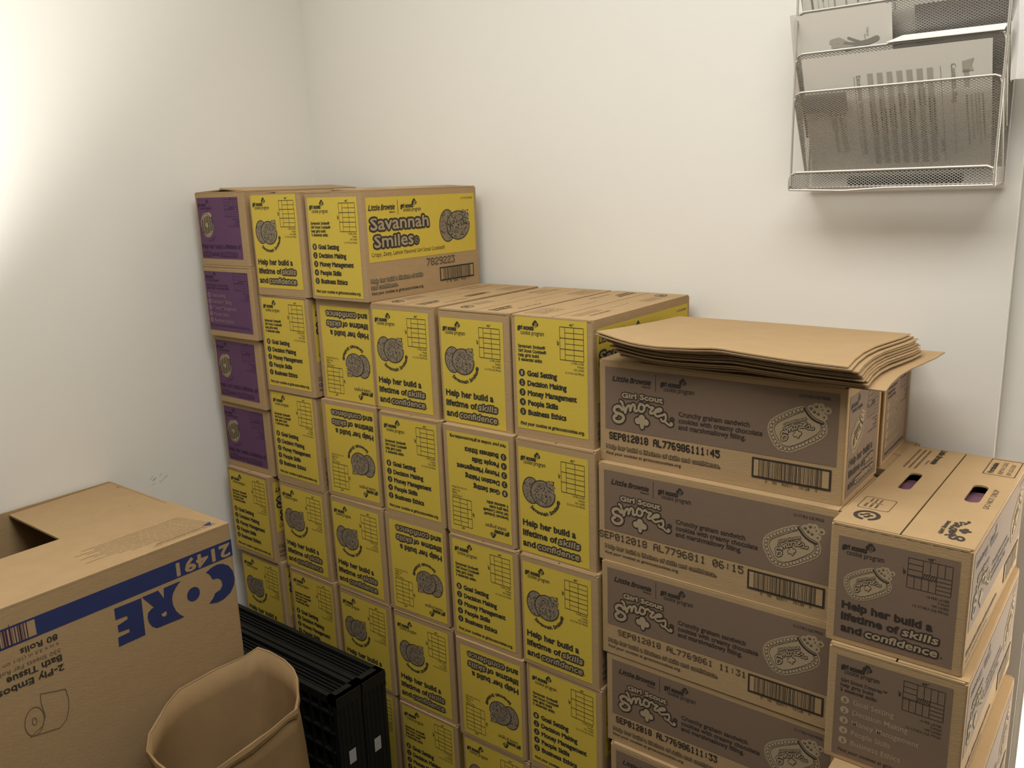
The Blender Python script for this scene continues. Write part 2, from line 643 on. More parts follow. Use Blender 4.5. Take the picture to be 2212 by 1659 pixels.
def yellow_help():
    c = Canvas()
    c.rect(0, 0, 170, 228, 1, 'yellow')
    scouts(c, 6, 202, 38, 56, 6.5, 8.5, 48, 214, 8, 'ink', 'yellow')
    grid15(c, 106, 151, 161, 213.5, 'ink')
    c.text('40"', 128, 216, 139, 5, 2, 'ink', off=.02)
    c.text('48"', 104, 177, 115, 5, 2, 'ink', off=.02, rot=math.pi / 2)
    small4(c, 161, (144.5, 138, 132, 125.5), ROWS_Y, 'ink')
    lemon_cookies(c, 31, 138.5, 22, 28, 60, 137, 30, 27.5, 'ink', 'baked')
    c.arctext('Savannah Smiles\u00ae', 57.5, 135, 45.5, math.radians(-132), math.radians(-8), 7.2, 2, 'ink', bold=.6)
    slogan(c, ((58.5, 7, 138), (36, 6.5, 92.5, 96, 149), (12.5, 6, 37, 42, 148)), 'ink', 'bare', 12.5, 3.6)
    return c


def yellow_goals():
    c = Canvas()
    c.rect(0, 0, 170, 229, 1, 'yellow')
    scouts(c, 7, 204, 39, 57, 7, 10, 50.5, 216, 8, 'ink', 'yellow')
    grid15(c, 108, 151.7, 162, 215.5, 'ink')
    c.text('40"', 130, 217.5, 141, 5, 2, 'ink', off=.02)
    c.text('48"', 106, 178, 117, 5, 2, 'ink', off=.02, rot=math.pi / 2)
    small4(c, 162, (145, 138.5, 132.5, 125), ROWS_Y, 'ink')
    for y, s, w in ((167.5, 'Savannah Smiles\u00ae', 66), (158.5, 'Girl Scout Cookies\u00ae', 68), (149.5, 'help girls build', 50), (140.5, '5 essential skills:', 58)):
        c.text(s, 7, y, 7 + w, 6, 2, 'ink', bold=.35)
    for k, (s, e) in enumerate(zip(SKILLS, (99, 121, 144, 100, 119))):
        y = 116 - 20.1 * k
        c.blob(14.3, y, 7.6, 7.6, 2, 'ink', 20)
        c.text(str(k + 1), 12.2, y - 3.8, 16.6, 7.6, 3, 'bare', bold=.35)
        c.text(s, 28, y - 5, e, 10, 2, 'ink', bold=.8)
    c.text('Find your cookies at girlscoutcookies.org.', 7.5, 8, 161, 6.3, 2, 'ink', bold=.35, shear=.12)
    return c


# smooth pen strokes of the brush-script word, in millimetres on the long carton face
SM = {
    'S': [(50.2, 103.9), (48.2, 107.2), (44.3, 109.2), (39.5, 108.9), (35.1, 106.2), (33.1, 102.7), (33.9, 99.2), (37.9, 96.5), (43.4, 95.9), (49.0, 94.5), (52.9, 91.5), (53.3, 87.3), (50.5, 83.0), (45.8, 80.1), (40.2, 79.3), (35.4, 80.7), (32.6, 83.9), (32.6, 87.2), (34.6, 90.0), (37.8, 91.4)],
    'ap': [(47.0, 119.5), (50.6, 117.5), (51.4, 114.0)],
    'm': [(53.7, 110.1), (56.9, 99.2), (59.2, 107.3), (63.1, 112.8), (66.2, 113.9), (67.8, 110.6), (67.4, 104.2), (69.4, 110.8), (72.5, 116.2), (75.6, 116.9), (77.5, 113.3), (76.7, 106.9), (79.5, 104.8), (82.5, 107.0)],
    'o': [(88.6, 120.4), (85.6, 114.4), (85.6, 108.8), (88.7, 105.8), (93.3, 106.4), (96.7, 110.4), (96.7, 115.2), (94.0, 119.1), (90.9, 119.3), (88.6, 119.0)],
    'r': [(96.3, 115.9), (101.2, 118.6), (103.9, 120.0), (107.7, 116.4), (113.7, 116.9), (115.2, 115.7), (110.8, 110.9), (108.5, 106.4), (111.6, 104.8), (115.3, 106.7)],
    'e': [(115.3, 106.7), (122.8, 109.8), (129.5, 112.1), (131.7, 114.5), (130.2, 116.4), (125.7, 115.8), (120.5, 112.3), (118.3, 107.8), (119.9, 103.2), (125.2, 101.5), (129.6, 103.8)],
    's': [(129.6, 103.8), (134.8, 105.3), (138.9, 107.9), (140.4, 104.7), (140.8, 99.2), (138.0, 94.6), (133.5, 94.0), (131.2, 97.1)],
    't': [(138.0, 94.6), (142.5, 91.8), (147.7, 88.8), (152.1, 89.1), (153.2, 92.0), (150.6, 93.0)]}
SMW = {'S': 6.2, 'ap': 5.0, 'm': 4.9, 'o': 4.6, 'r': 4.4, 'e': 4.4, 's': 4.2, 't': 4.2}
TRE = [(85.3, 94.7), (88.0, 98.6), (91.8, 100.2), (96.4, 99.5), (98.7, 96.6), (98.8, 93.1), (103.3, 92.8), (106.4, 90.0), (105.7, 85.0), (103.1, 81.8), (98.9, 80.8), (96.6, 77.3), (92.4, 73.1), (88.1, 75.7), (85.0, 79.1), (81.1, 79.6), (77.6, 82.3), (77.2, 87.2), (79.9, 91.1), (83.8, 92.4)]


def smooth(pts, n=3):
    out = []
    for i in range(len(pts) - 1):
        p0, p1, p2, p3 = pts[max(i - 1, 0)], pts[i], pts[i + 1], pts[min(i + 2, len(pts) - 1)]
        for k in range(n):
            t = k / n
            out.append(tuple(.5 * (2 * p1[j] + (p2[j] - p0[j]) * t + (2 * p0[j] - 5 * p1[j] + 4 * p2[j] - p3[j]) * t * t + (3 * p1[j] - p0[j] - 3 * p2[j] + p3[j]) * t ** 3) for j in (0, 1)))
    return out + [pts[-1]]


def campfire_word(cv, layer, light, ink=None, halo=5.6, k=1.0, fill_tre=True):
    """the brush word and clover, light over a swollen dark outline (or plain when ink is None)"""
    for key, pts in SM.items():
        q = smooth(pts)
        if ink:
            cv.stroke(q, SMW[key] * k + halo, layer, ink, n=10)
        cv.stroke(q, SMW[key] * k, layer + 2, light, n=10)
    g = halo * .5 if ink else 0
    for grow, ll, mm in ([(g, layer, ink)] if ink else []) + [(0, layer + 2, light)]:
        for bx, by, br in ((91.8, 93.6, 6.6), (83.6, 87.2, 6.3), (100.2, 86.6, 6.3), (92.0, 86.5, 6.6)):
            cv.blob(bx, by, br + grow, br + grow, ll, mm, 16)
        cv.stroke([(92.2, 84.5), (92.3, 76.5 - grow * .2)], 7.5 + 1.6 * grow, ll, mm)
        cv.add([(92.3 - 5.2 - grow, 80), (92.3, 72.3 - grow * 1.1), (92.3 + 5.2 + grow, 80)], [(0, 1, 2)], ll, mm)
    n = (halo * .5, ink) if ink else None
    cv.text('Girl Scout', 50, 127.6, 134, 8.8, layer + 2, light, bold=.75 * k, halo=n,
            warp=lambda x, y: (x, y - 0.0007 * (x - 42) ** 2 + .6))


def script_word(cv, u, v, w, h, ink):
    """slanted brush lettering: the baker's name, with a small second line"""
    cv.text('Little', u, v, u + w * .42, h, 2, ink, bold=.55, shear=.3)
    cv.text('Brownie', u + w * .47, v, u + w, h, 2, ink, bold=.55, shear=.3)
    cv.text('Bakers', u + w * .80, v - h * .62, u + w * 1.02, h * .34, 2, ink, off=.02)


BEADS = [(383.9, 150.0), (377.9, 147.6), (371.6, 144.2), (365.3, 141.5), (359.7, 137.7), (354.1, 134.3), (348.4, 131.0), (343.0, 126.9), (338.0, 122.3), (334.5, 115.7), (334.2, 108.7), (335.9, 101.7), (339.0, 95.9), (342.3, 90.1), (346.4, 84.7), (352.4, 81.2), (359.3, 80.2), (366.2, 80.4), (372.0, 83.0), (377.9, 86.2), (383.5, 89.0), (388.6, 92.1), (394.0, 95.9), (399.8, 99.6), (405.2, 102.7), (410.4, 106.7), (415.6, 110.6), (419.7, 116.3), (420.9, 122.6), (419.1, 128.9)]
INNER = [(387.1, 147.0), (378.2, 142.7), (366.2, 135.9), (354.1, 128.5), (345.0, 122.1), (340.8, 117.0), (339.6, 111.0), (341.5, 104.8), (345.7, 97.1), (350.6, 89.5), (356.6, 85.3), (366.1, 85.2), (375.3, 89.0), (387.2, 96.0), (399.0, 104.3), (410.5, 113.6), (415.5, 120.0), (415.8, 125.0), (414.3, 129.8)]
BITE = [(389.2, 151.7), (392.5, 147.8), (395.9, 143.3), (401.6, 138.5), (407.9, 135.1), (414.0, 133.5), (417.7, 132.2)]
CRUMB = [(398.8, 153.6), (407.0, 157.8), (414.4, 158.5), (416.8, 153.6), (404.0, 148.8), (410.2, 145.9), (425.4, 153.3), (419.7, 142.0)]


def graham(cv, ink, fill):
    """bitten graham cookie with a beaded rim and the brush word pressed into it"""
    cv.stroke(BEADS + [(417, 133), (405, 140), (392, 149)], 11.5, 2, fill, close=True)
    for x, y in CRUMB:
        cv.blob(x, y, 6, 6, 2, fill, 12)
    cv.blob(408, 149, 12, 8, 2, fill, 12)
    cv.poly(BEADS + [(410, 134), (397, 142)], 2, fill)
    for x, y in BEADS:
        cv.blob(x, y, 3.6, 3.9, 3, ink, 12)
        cv.blob(x + .1, y + .2, 2.8, 3.0, 4, fill, 12)
    cv.stroke(INNER, .7, 4, ink, n=5)
    cv.stroke(BITE, 6.0, 5, ink)
    cv.stroke([(x + .8, y + .8) for x, y in BITE], 1.4, 6, fill)
    rnd = random.Random(2)
    for x, y in CRUMB:
        q = rnd.uniform(1.2, 2.8)
        cv.blob(x, y, q, q * .9, 4, ink, 6)
        cv.blob(x - .2, y + .3, q * .45, q * .4, 5, fill, 6)
    a, s = math.radians(24), .47
    ca, sa = math.cos(a) * s, math.sin(a) * s
    mini = cv.sub(lambda x, y: (351.5 + (x - 30) * ca - (y - 92) * sa * 0.6, 98.5 + (x - 30) * sa + (y - 92) * ca * 1.05))
    campfire_word(mini, 4, fill, ink, halo=4.4, k=.9)


def brown_long():
    c = Canvas(lambda x, y: (x * 1.001, y * 1.008))
    c.rect(13.6, 63.2, 442.5, 182.5, 1, 'brown')
    script_word(c, 29.5, 156.5, 79, 9.5, 'brown_ink')
    c.line(119.3, 146, 119.3, 178, 1.0, 2, 'brown_ink')
    scouts(c, 129.5, 158.5, 39.5, 59, 6.5, 9.0, 173, 169, 7.5, 'brown_ink', 'brown')
    campfire_word(c, 2, 'bare', 'brown_ink')
    c.text('TM', 150.6, 98.8, 156, 2.6, 4, 'brown')
    c.blob(153.2, 99.8, 5.2, 4.6, 2, 'brown_ink', 12)
    for y, s, w in ((107.5, 'Crunchy graham sandwich', 131), (95.3, 'cookies with creamy chocolate', 154), (83.5, 'and marshmallowy filling.', 125)):
        c.text(s, 166, y, 166 + w, 8.2, 2, 'brown_ink', bold=.3)
    c.text('12 CT/8.5 OZ PKGS', 379, 170.5, 428.5, 4.5, 2, 'brown_ink', off=.012)
    graham(c, 'brown_ink', 'bare')
    barcode(c, 303.5, 21.5, 436, 57, 'brown_ink', '0    00    82011    10128    0')
    c.text('Help her build a lifetime of skills and confidence.', 15, 25.5, 246, 7.0, 3, 'board', halo=(.95, 'brown_ink'))
    c.text('Find your cookies at girlscoutcookies.org.', 15, 13.5, 172.5, 5.0, 2, 'brown_ink', off=.012, shear=.1)
    return c


def brown_help():
    c = Canvas(lambda x, y: (x * 1.018, y))
    c.rect(12.5, 8, 178, 176.2, 1, 'brown')
    scouts(c, 18.5, 157, 35, 53.5, 6.5, 9, 58.5, 166.5, 7.5, 'brown_ink', 'brown', 7, 7.4)
    g = c.sub(lambda x, y: ((x - 329) * .70 + 23.5, (y - 73) * .72 + 76))
    graham(g, 'brown_ink', 'bare')
    pinwheel(c, 111, 119, 169, 165.5, 'brown_ink')
    c.text('48"', 136, 167.5, 146, 4, 2, 'brown_ink', off=.02)
    c.text('40"', 108.5, 138, 118.5, 4, 2, 'brown_ink', off=.02, rot=math.pi / 2)
    small4(c, 168, (109.5, 103.5, 97.5, 91), ROWS_B, 'brown_ink', 3.6)
    slogan(c, ((59, 23, 149), (40, 23, 105, 109, 160), (20, 23.5, 53, 57.5, 160)), 'brown_ink', 'bare', 11.2, 2.9)
    return c


def brown_goals():
    c = Canvas(lambda x, y: (x * 1.018, y))
    c.rect(12.5, 8, 174.5, 181.4, 1, 'brown')
    scouts(c, 20, 161, 34, 51, 5, 8, 58, 170.5, 7.5, 'brown_ink', 'brown', 7, 7.4)
    for y, s, w in ((138.5, 'Girl Scout S\'mores\u2122', 67), (130, 'help girls build', 48), (121.5, '5 essential skills:', 54)):
        c.text(s, 20.5, y, 20.5 + w, 5.6, 2, 'brown_ink', off=.018)
    pinwheel(c, 109.5, 123, 164.7, 171.6, 'brown_ink')
    c.text('48"', 133, 173.5, 143, 4, 2, 'brown_ink', off=.02)
    c.text('40"', 107, 143, 117, 4, 2, 'brown_ink', off=.02, rot=math.pi / 2)
    small4(c, 164, (113, 107, 101, 94.5), ROWS_B, 'brown_ink', 3.6)
    for k, (s, e) in enumerate(zip(SKILLS, (99, 120, 136, 97, 112.5))):
        y = 107.5 - 17.9 * k
        c.blob(28.4, y, 6.4, 6.4, 2, 'bare', 16)
        c.text(str(k + 1), 26.6, y - 3, 30.2, 6, 3, 'brown', bold=.3)
        c.text(s, 40.5, y - 4.2, e, 8.6, 2, 'bare', off=.004)
    c.text('Find your cookies at girlscoutcookies.org.', 22, 15.5, 155, 5.4, 2, 'brown_ink', off=.012, shear=.1)
    return c


def donut(cv, cx, cy_, rx, ry, ink, fill):
    cv.blob(cx, cy_, rx, ry, 2, fill, 24)
    cv.blob(cx + rx * .45, cy_ + ry * .75, rx * .45, ry * .3, 2, fill, 10)
    cv.ring(cx, cy_, rx * .88, ry * .9, 1.0, 3, ink)
    for k in range(-3, 4):
        x = cx + k * rx * .27
        h = ry * math.sqrt(max(0, 1 - (k * .27) ** 2)) * .72
        cv.stroke([(x - h * .35, y) for y in (cy_ - h,)] + [(x + rx * .04, cy_), (x + h * .35, cy_ + h)], rx * .13, 3, ink, n=6)
    cv.blob(cx, cy_, rx * .28, ry * .24, 4, fill, 14)
    cv.ring(cx, cy_, rx * .28, ry * .24, 1.0, 5, ink, n=14)


def purple_help():
    c = Canvas()
    c.rect(8.3, 17, 186, 174.5, 1, 'purple')
    scouts(c, 12.5, 153, 34, 52, 6, 8.5, 54, 164, 6.5, 'purple_ink', 'purple', 7, 7)
    pinwheel(c, 128, 125.5, 183.5, 169, 'purple_ink')
    c.text('48"', 152, 170.5, 161, 3.2, 2, 'purple_ink', off=.02)
    small4(c, 183, (117, 111, 105, 99), ROWS_Y, 'purple_ink', 3.6)
    donut(c, 44, 104, 27, 32, 'ink', 'bare')
    c.arctext('cookies', 50, 100, 38, math.radians(-100), math.radians(-40), 5, 2, 'purple_ink')
    c.text('Help her build a lifetime of', 10.4, 43.5, 181, 11, 2, 'purple_ink', bold=.45)
    c.text('skills', 13, 24, 50, 10.5, 4, 'purple', bold=.4, shear=.17, halo=(2.2, 'purple_ink'))
    c.text('and', 56, 24, 82, 10.5, 2, 'purple_ink', bold=.45)
    c.text('confidence', 88, 24, 160, 10.5, 4, 'purple', bold=.4, shear=.17, halo=(2.2, 'purple_ink'))
    return c


def purple_goals():
    c = Canvas()
    c.rect(5, 15.5, 196.8, 174, 1, 'purple')
    scouts(c, 10, 156, 34, 52, 6, 9, 52, 167, 6.5, 'purple_ink', 'purple', 7, 7)
    pinwheel(c, 134.5, 127, 195.5, 171.5, 'purple_ink')
    small4(c, 195, (118, 112, 106, 100), ROWS_Y, 'purple_ink', 3.6)
    c.text('Girl Scout Cookies help', 11, 134.5, 108, 6, 2, 'purple_ink', off=.02)
    c.text('girls build 5 essential skills:', 11, 126.5, 112, 6, 2, 'purple_ink', off=.02)
    for k, (s, e) in enumerate(zip(SKILLS, (92, 115, 135, 98, 116))):
        y = 110.6 - 16.9 * k
        c.blob(17.5, y, 7, 7, 2, 'lilac', 14)
        c.text(str(k + 1), 15.6, y - 3, 19.4, 6, 3, 'purple', bold=.3)
        c.text(s, 30.5, y - 4.5, e, 9, 2, 'lilac', off=.008)
    c.text('Find your cookies at girlscoutcookies.org.', 9, 26, 187, 7, 2, 'purple_ink', off=.012, shear=.1)
    return c


def yellow_long():
    c = Canvas()
    c.rect(13, 88, 388.5, 232.5, 1, 'yellow')
    script_word(c, 20, 203.5, 82, 12, 'ink')
    c.line(113.2, 191.5, 113.2, 224.5, 1.4, 2, 'ink')
    scouts(c, 122.5, 206, 42, 60, 8, 9, 168.5, 217, 9, 'ink', 'yellow', 8.5, 8.5)
    c.text('Savannah', 23.5, 160, 214, 25.5, 4, 'bare', bold=.8, halo=(5.2, 'ink'))
    c.text('Smiles', 32, 120.5, 158, 25.5, 4, 'bare', bold=.8, halo=(5.2, 'ink'))
    c.blob(169.5, 128.5, 11, 12, 3, 'ink', 20)
    c.ring(169.5, 128.5, 6.5, 7.3, 1.2, 4, 'bare')
    c.text('R', 167, 125, 172.5, 7, 4, 'bare')
    c.text('Crispy, Zesty, Lemon Flavored Girl Scout Cookies\u00ae', 21, 100, 269, 9, 2, 'ink', off=.006)
    c.text('12 CT/6 OZ PKGS', 337, 219, 382, 4.6, 2, 'ink', off=.012)
    lemon_cookies(c, 283, 156, 29, 39, 323, 155, 43, 35, 'ink', 'baked', seed=8, w=2.4, dot=2.1, nd=170)
    dots(c, '7829223', 200, 64, 304, 18, 2, 'faint', .75)
    barcode(c, 246.3, 22, 376.5, 56, 'ink', '0   00   82011   10106   7')
    c.text('Help her build a lifetime of skills', 14, 41.5, 185, 8.5, 3, 'bare', bold=.12, halo=(1.1, 'ink'))
    c.text('and confidence.', 14, 27, 99, 8.5, 3, 'bare', bold=.12, halo=(1.1, 'ink'))
    c.text('Find your cookies at girlscoutcookies.org.', 13.5, 14, 185, 6.5, 2, 'ink', off=.014, shear=.1)
    return c


# ------------------------------------------------------------------ cartons
FT = 0.0032   # flap thickness


def shell(w, d, h, t=0.0035, r=0.0035, ends=None):
    """open-topped corrugated case, rounded upright corners"""
    b = MB()

    def loop(x0, x1, y0, y1, rr):
        out = []
        for cx, cy_, a0 in ((x1 - rr, y0 + rr, -90), (x1 - rr, y1 - rr, 0), (x0 + rr, y1 - rr, 90), (x0 + rr, y0 + rr, 180)):
            for k in range(4):
                a = math.radians(a0 + 30 * k)
                out.append((cx + rr * math.cos(a), cy_ + rr * math.sin(a)))
        return out
    O = loop(0, w, 0, d, r)
    I = loop(t, w - t, t, d - t, max(r - t, .0008))
    n = len(O)
    V = [(x, y, 0.0) for x, y in O] + [(x, y, h) for x, y in O] + [(x, y, h) for x, y in I] + [(x, y, t) for x, y in I]
    F = []
    for i in range(n):
        j = (i + 1) % n
        F.append((i, j, n + j, n + i))
    F.append(tuple(range(n))[::-1])
    b.part(V, F, 'board')
    F2 = []
    for i in range(n):
        j = (i + 1) % n
        F2.append((n + i, n + j, 2 * n + j, 2 * n + i))
        F2.append((2 * n + i, 2 * n + j, 3 * n + j, 3 * n + i))
    F2.append(tuple(range(3 * n, 4 * n)))
    b.part(V, F2, 'board')
    # end panels stand as high as the flaps, leaving small open notches at the corners
    g = .0045
    if ends == 'y':
        for y0_ in (0, d - t):
            b.box(g, w - g, y0_, y0_ + t, h - .001, h + FT - .0002, 'board')
    elif ends == 'x':
        for x0_ in (0, w - t):
            b.box(x0_, x0_ + t, g, d - g, h - .001, h + FT - .0002, 'board')
    return b


def holed_slab(w, d, t, holes):
    """flat flap w by d with round-ended slots (cx, cy, half length along y, half width)"""
    c = bpy.data.curves.new('flap', 'CURVE')
    c.dimensions = '2D'
    c.fill_mode = 'BOTH'
    c.extrude = t / 2

    def spl(pts):
        s = c.splines.new('POLY')
        s.points.add(len(pts) - 1)
        for p, q in zip(s.points, pts):
            p.co = (q[0], q[1], 0, 1)
        s.use_cyclic_u = True
    spl([(0, 0), (w, 0), (w, d), (0, d)])
    for cx, cy_, hl, hw in holes:
        pts = []
        for k in range(9):
            a = math.pi * k / 8
            pts.append((cx + hw * math.cos(a), cy_ + hl - hw + hw * math.sin(a)))
        for k in range(9):
            a = math.pi + math.pi * k / 8
            pts.append((cx + hw * math.cos(a), cy_ - hl + hw + hw * math.sin(a)))
        spl(pts)
    o = bpy.data.objects.new('flap', c)
    COL.objects.link(o)
    ev = o.evaluated_get(bpy.context.evaluated_depsgraph_get())
    me = ev.to_mesh()
    V = [(v.co.x, v.co.y, v.co.z + t / 2) for v in me.vertices]
    F = [tuple(p.vertices) for p in me.polygons]
    ev.to_mesh_clear()
    bpy.data.objects.remove(o)
    bpy.data.curves.remove(c)
    b = MB()
    b.part(V, F, 'board')
    return b


DIM = {'Y': (0.1928, 0.400, 0.2500), 'P': (0.212, 0.385, 0.1890), 'S': (0.4550, 0.1955, 0.1962)}
_body = {}


def body_mesh(kind, dv):
    """dv: how high the print sits on the end panels, in mm"""
    key = (kind, dv)
    if key in _body:
        return _body[key]
    w, d, h = DIM[kind]
    b = shell(w, d, h - FT - .0004, ends='y' if d > w else 'x')
    X, Y, Z = (1, 0, 0), (0, 1, 0), (0, 0, 1)
    nX, nY = (-1, 0, 0), (0, -1, 0)
    if kind == 'Y':
        b.canvas(CV['yh'], (0.0075, 0, dv * .001), X, Z)
        b.canvas(CV['yg'], (w - 0.0105, d, dv * .001), nX, Z)
        b.canvas(CV['yl'], (w, 0, 0), Y, Z)
        b.canvas(CV['yl'], (0, d, 0), nY, Z)
    elif kind == 'P':
        b.canvas(CV['ph'], (0, 0, 0), X, Z)
        b.canvas(CV['pg'], (w, d, 0), nX, Z)
    else:
        b.canvas(CV['sl'], (0, 0, 0), X, Z)
        b.canvas(CV['sl'], (w, d, 0), nX, Z)
        b.canvas(CV['sh'], (w, 0, 0), Y, Z)
        b.canvas(CV['sg'], (0, d, 0), nY, Z)
    _body[key] = b.mesh('body')
    return _body[key]


def lines_print(cv, x0, y0, n, dy, w, cap, layer, mat, seed, rot=0.0):
    """rows of small type too fine to read"""
    rnd = random.Random(seed)
    for k in range(n):
        ww = w * rnd.uniform(.7, 1.0)
        cv.text('mmmm mmm mmmmm mm mmmm', x0 + (k * dy if rot else 0), y0 - (0 if rot else k * dy), x0 + (k * dy if rot else 0) + ww, cap, layer, mat, rot=rot)


def clip_half(src, lo, hi):
    """the part of a print whose pieces lie between lo and hi across the carton"""
    c = Canvas()
    for V, F, l, m in src.items:
        cx = sum(p[0] for p in V) / len(V)
        if lo <= cx < hi:
            c.items.append(([(x - lo, y) for x, y in V], F, l, m))
    return c


def flap_meshes(kind, style):
    """two outer flaps, hinged on the long sides; style picks the printing"""
    key = (kind, style)
    if key in _body:
        return _body[key]
    w, d, h = DIM[kind]
    long_y = d > w
    fw = (w if long_y else d) / 2 - .0019
    fd = (d if long_y else w) - .0104
    out = []
    W_ = (w if long_y else d) * 1000
    c = Canvas()
    if style.startswith('top_yellow'):
        c.ring(50, 40, 13, 13, 3.2, 1, 'ink', a0=.4, a1=6.2)
        for k in range(4):
            c.rect(44 + 5 * (k % 2), 35 + 5 * (k // 2), 48 + 5 * (k % 2), 39 + 5 * (k // 2), 1, 'topink')
        lines_print(c, 25, 62, 3, 6, 30, 3, 1, 'topink', 4)
        for k in range(4):
            c.text('mmmmmmm mmmmm', 30 + 7 * k, 75, 30 + 7 * k + 60, 3.6, 1, 'topink', rot=math.pi / 2)
        c.text('Little Brownie', 40, 275, 115, 9, 1, 'topink', rot=math.pi / 2, shear=.2)
        for k in range(3):
            c.text('mmmmm mmmm mmmmmm', 55 + 8 * k, 280, 55 + 8 * k + 85, 4, 1, 'topink', rot=math.pi / 2)
        for k, (s, L) in enumerate((('Savannah', 70), ('Smiles', 55))):
            c.text(s, 130 + 14 * k, 22, 130 + 14 * k + L, 10, 1, 'topink', rot=math.pi / 2, bold=.3)
        c.text('DO NOT DROP', 168, 70, 168 + 80, 7, 1, 'topink', rot=math.pi / 2)
        for x0_, y0_, x1_, y1_ in ((130, 300, 175, 300), (130, 375, 175, 375), (130, 300, 130, 375), (175, 300, 175, 375)):
            c.line(x0_, y0_, x1_, y1_, 1.0, 1, 'topink')
        for k, s in enumerate(('Perishable', 'KEEP IN A COOL', 'DRY LOCATION')):
            c.text(s, 143 + 12 * k, 308, 143 + 12 * k + 58, 6, 1, 'topink', rot=math.pi / 2)
        # round-ended hand-hole scores
        c.ring(62, 210, 10, 45, .8, 1, 'topink', a0=1.6, a1=4.7, n=16)
        c.ring(140, 210, 10, 45, .8, 1, 'topink', a0=1.6, a1=4.7, n=16)
    elif style == 'top_brown':
        c.ring(36.6, 51.6, 16.5, 17.5, 6.5, 1, 'brown_ink', a0=-1.2, a1=4.65)
        for x, y in ((28, 50), (34, 57), (40, 51), (36, 44)):
            c.stroke([(x, y), (x + 3.2, y + 2.2)], 6, 1, 'brown_ink', n=5)
        for a, b_ in (((12.5, 84), (12.5, 132)), ((15, 135), (57, 135)), ((59.5, 132), (59.5, 84)), ((57, 81), (15, 81))):
            c.line(*a, *b_, .9, 1, 'brown_ink')
        for q in ((14, 82.5), (14, 133.5), (58, 133.5), (58, 82.5)):
            c.blob(*q, 1.3, 1.3, 1, 'brown_ink', 6)
        for k in range(3):
            c.text('GREEN SEAL' if k == 0 else 'mmmmmm mm', 24 + 8 * k, 88, 24 + 8 * k + 18, 4.2, 1, 'topink', rot=math.pi / 2, off=.03)
        c.line(28, 109, 45, 109, 1, 1, 'brown_ink')
        for k in range(3):
            c.text('mmmmm mmm', 26 + 7 * k, 112, 26 + 7 * k + 18, 3.6, 1, 'topink', rot=math.pi / 2, off=.02)
        for k in range(3):
            c.text('mmmmmmm mmmmmm mmmmm', 24 + 9 * k, 316, 24 + 9 * k + 120, 4.6, 1, 'topink', rot=math.pi / 2, off=.01)
        c.text('Little Brownie', 56, 448, 146, 10, 1, 'brown_ink', rot=-math.pi / 2, shear=.25, bold=.5)
        c.text('Bakers', 49, 374, 74, 3.5, 1, 'brown_ink', rot=-math.pi / 2)
        c.text('DO NOT DROP', 181, 178, 181 + 98, 8.5, 1, 'topink', rot=math.pi / 2)
        for a, b_ in (((141, 353), (141, 446)), ((141, 446), (189, 446)), ((189, 446), (189, 353)), ((189, 353), (141, 353))):
            c.line(*a, *b_, 1.5, 1, 'brown_ink')
        c.text('Perishable', 155, 362, 155 + 62, 8, 1, 'brown_ink', rot=math.pi / 2, bold=.4)
        c.text('KEEP IN A COOL', 169, 362, 169 + 72, 7, 1, 'topink', rot=math.pi / 2)
        c.text('DRY LOCATION', 182, 362, 182 + 64, 7, 1, 'topink', rot=math.pi / 2)
        g = c.sub(lambda x, y: (139 + (137 - y) * .62, 26 + (x - 30) * .66))
        campfire_word(g, 1, 'brown_ink', None, k=1.0)
    for side in (0, 1):
        holes = []
        if style == 'top_brown':
            holes = [(.0505, .241, .047, .0105)] if side == 0 else [(.0545, .236, .046, .0115)]
        elif style == 'top_yellow_slot' and side == 1:
            holes = [(.045, .21, .045, .010)]
        b = holed_slab(fw, fd, FT, holes)
        cc = clip_half(c, side * W_ / 2, (side + 1) * W_ / 2)
        b.canvas(cc, (0, -.0052, FT), (1, 0, 0), (0, 1, 0))
        out.append(b.mesh('top_flap'))
    _body[key] = out
    return out


def put_flaps(t, kind, style, tilt=(0, 0), flip=False):
    w, d, h = DIM[kind]
    long_y = d > w
    m0, m1 = flap_meshes(kind, style)
    for side, me, tl in ((0, m0, tilt[0]), (1, m1, tilt[1])):
        o = link('top_flap', me, t)
        z = h - FT - .0002
        if long_y:
            fw = w / 2 - .0019
            if side == 0:
                o.matrix_local = Matrix.Translation((-w / 2 + .0006, -d / 2 + .0052, z)) @ Matrix.Rotation(-tl, 4, 'Y')
            else:
                o.matrix_local = Matrix.Translation((w / 2 - .0006, -d / 2 + .0052, z)) @ Matrix.Rotation(tl, 4, 'Y') @ Matrix.Translation((-fw, 0, 0))
        else:
            # rotate the pair by a quarter turn: the slab's long side runs along x
            R = Matrix.Rotation(math.pi / 2, 4, 'Z')
            if side == 0:
                o.matrix_local = Matrix.Translation((w / 2 - .0052, -d / 2 + .0006, z)) @ R
            else:
                o.matrix_local = Matrix.Translation((w / 2 - .0052, .0013, z)) @ R


CV = {'yh': yellow_help(), 'yg': yellow_goals(), 'yl': yellow_long(), 'ph': purple_help(), 'pg': purple_goals(),
      'sl': brown_long(), 'sh': brown_help(), 'sg': brown_goals()}


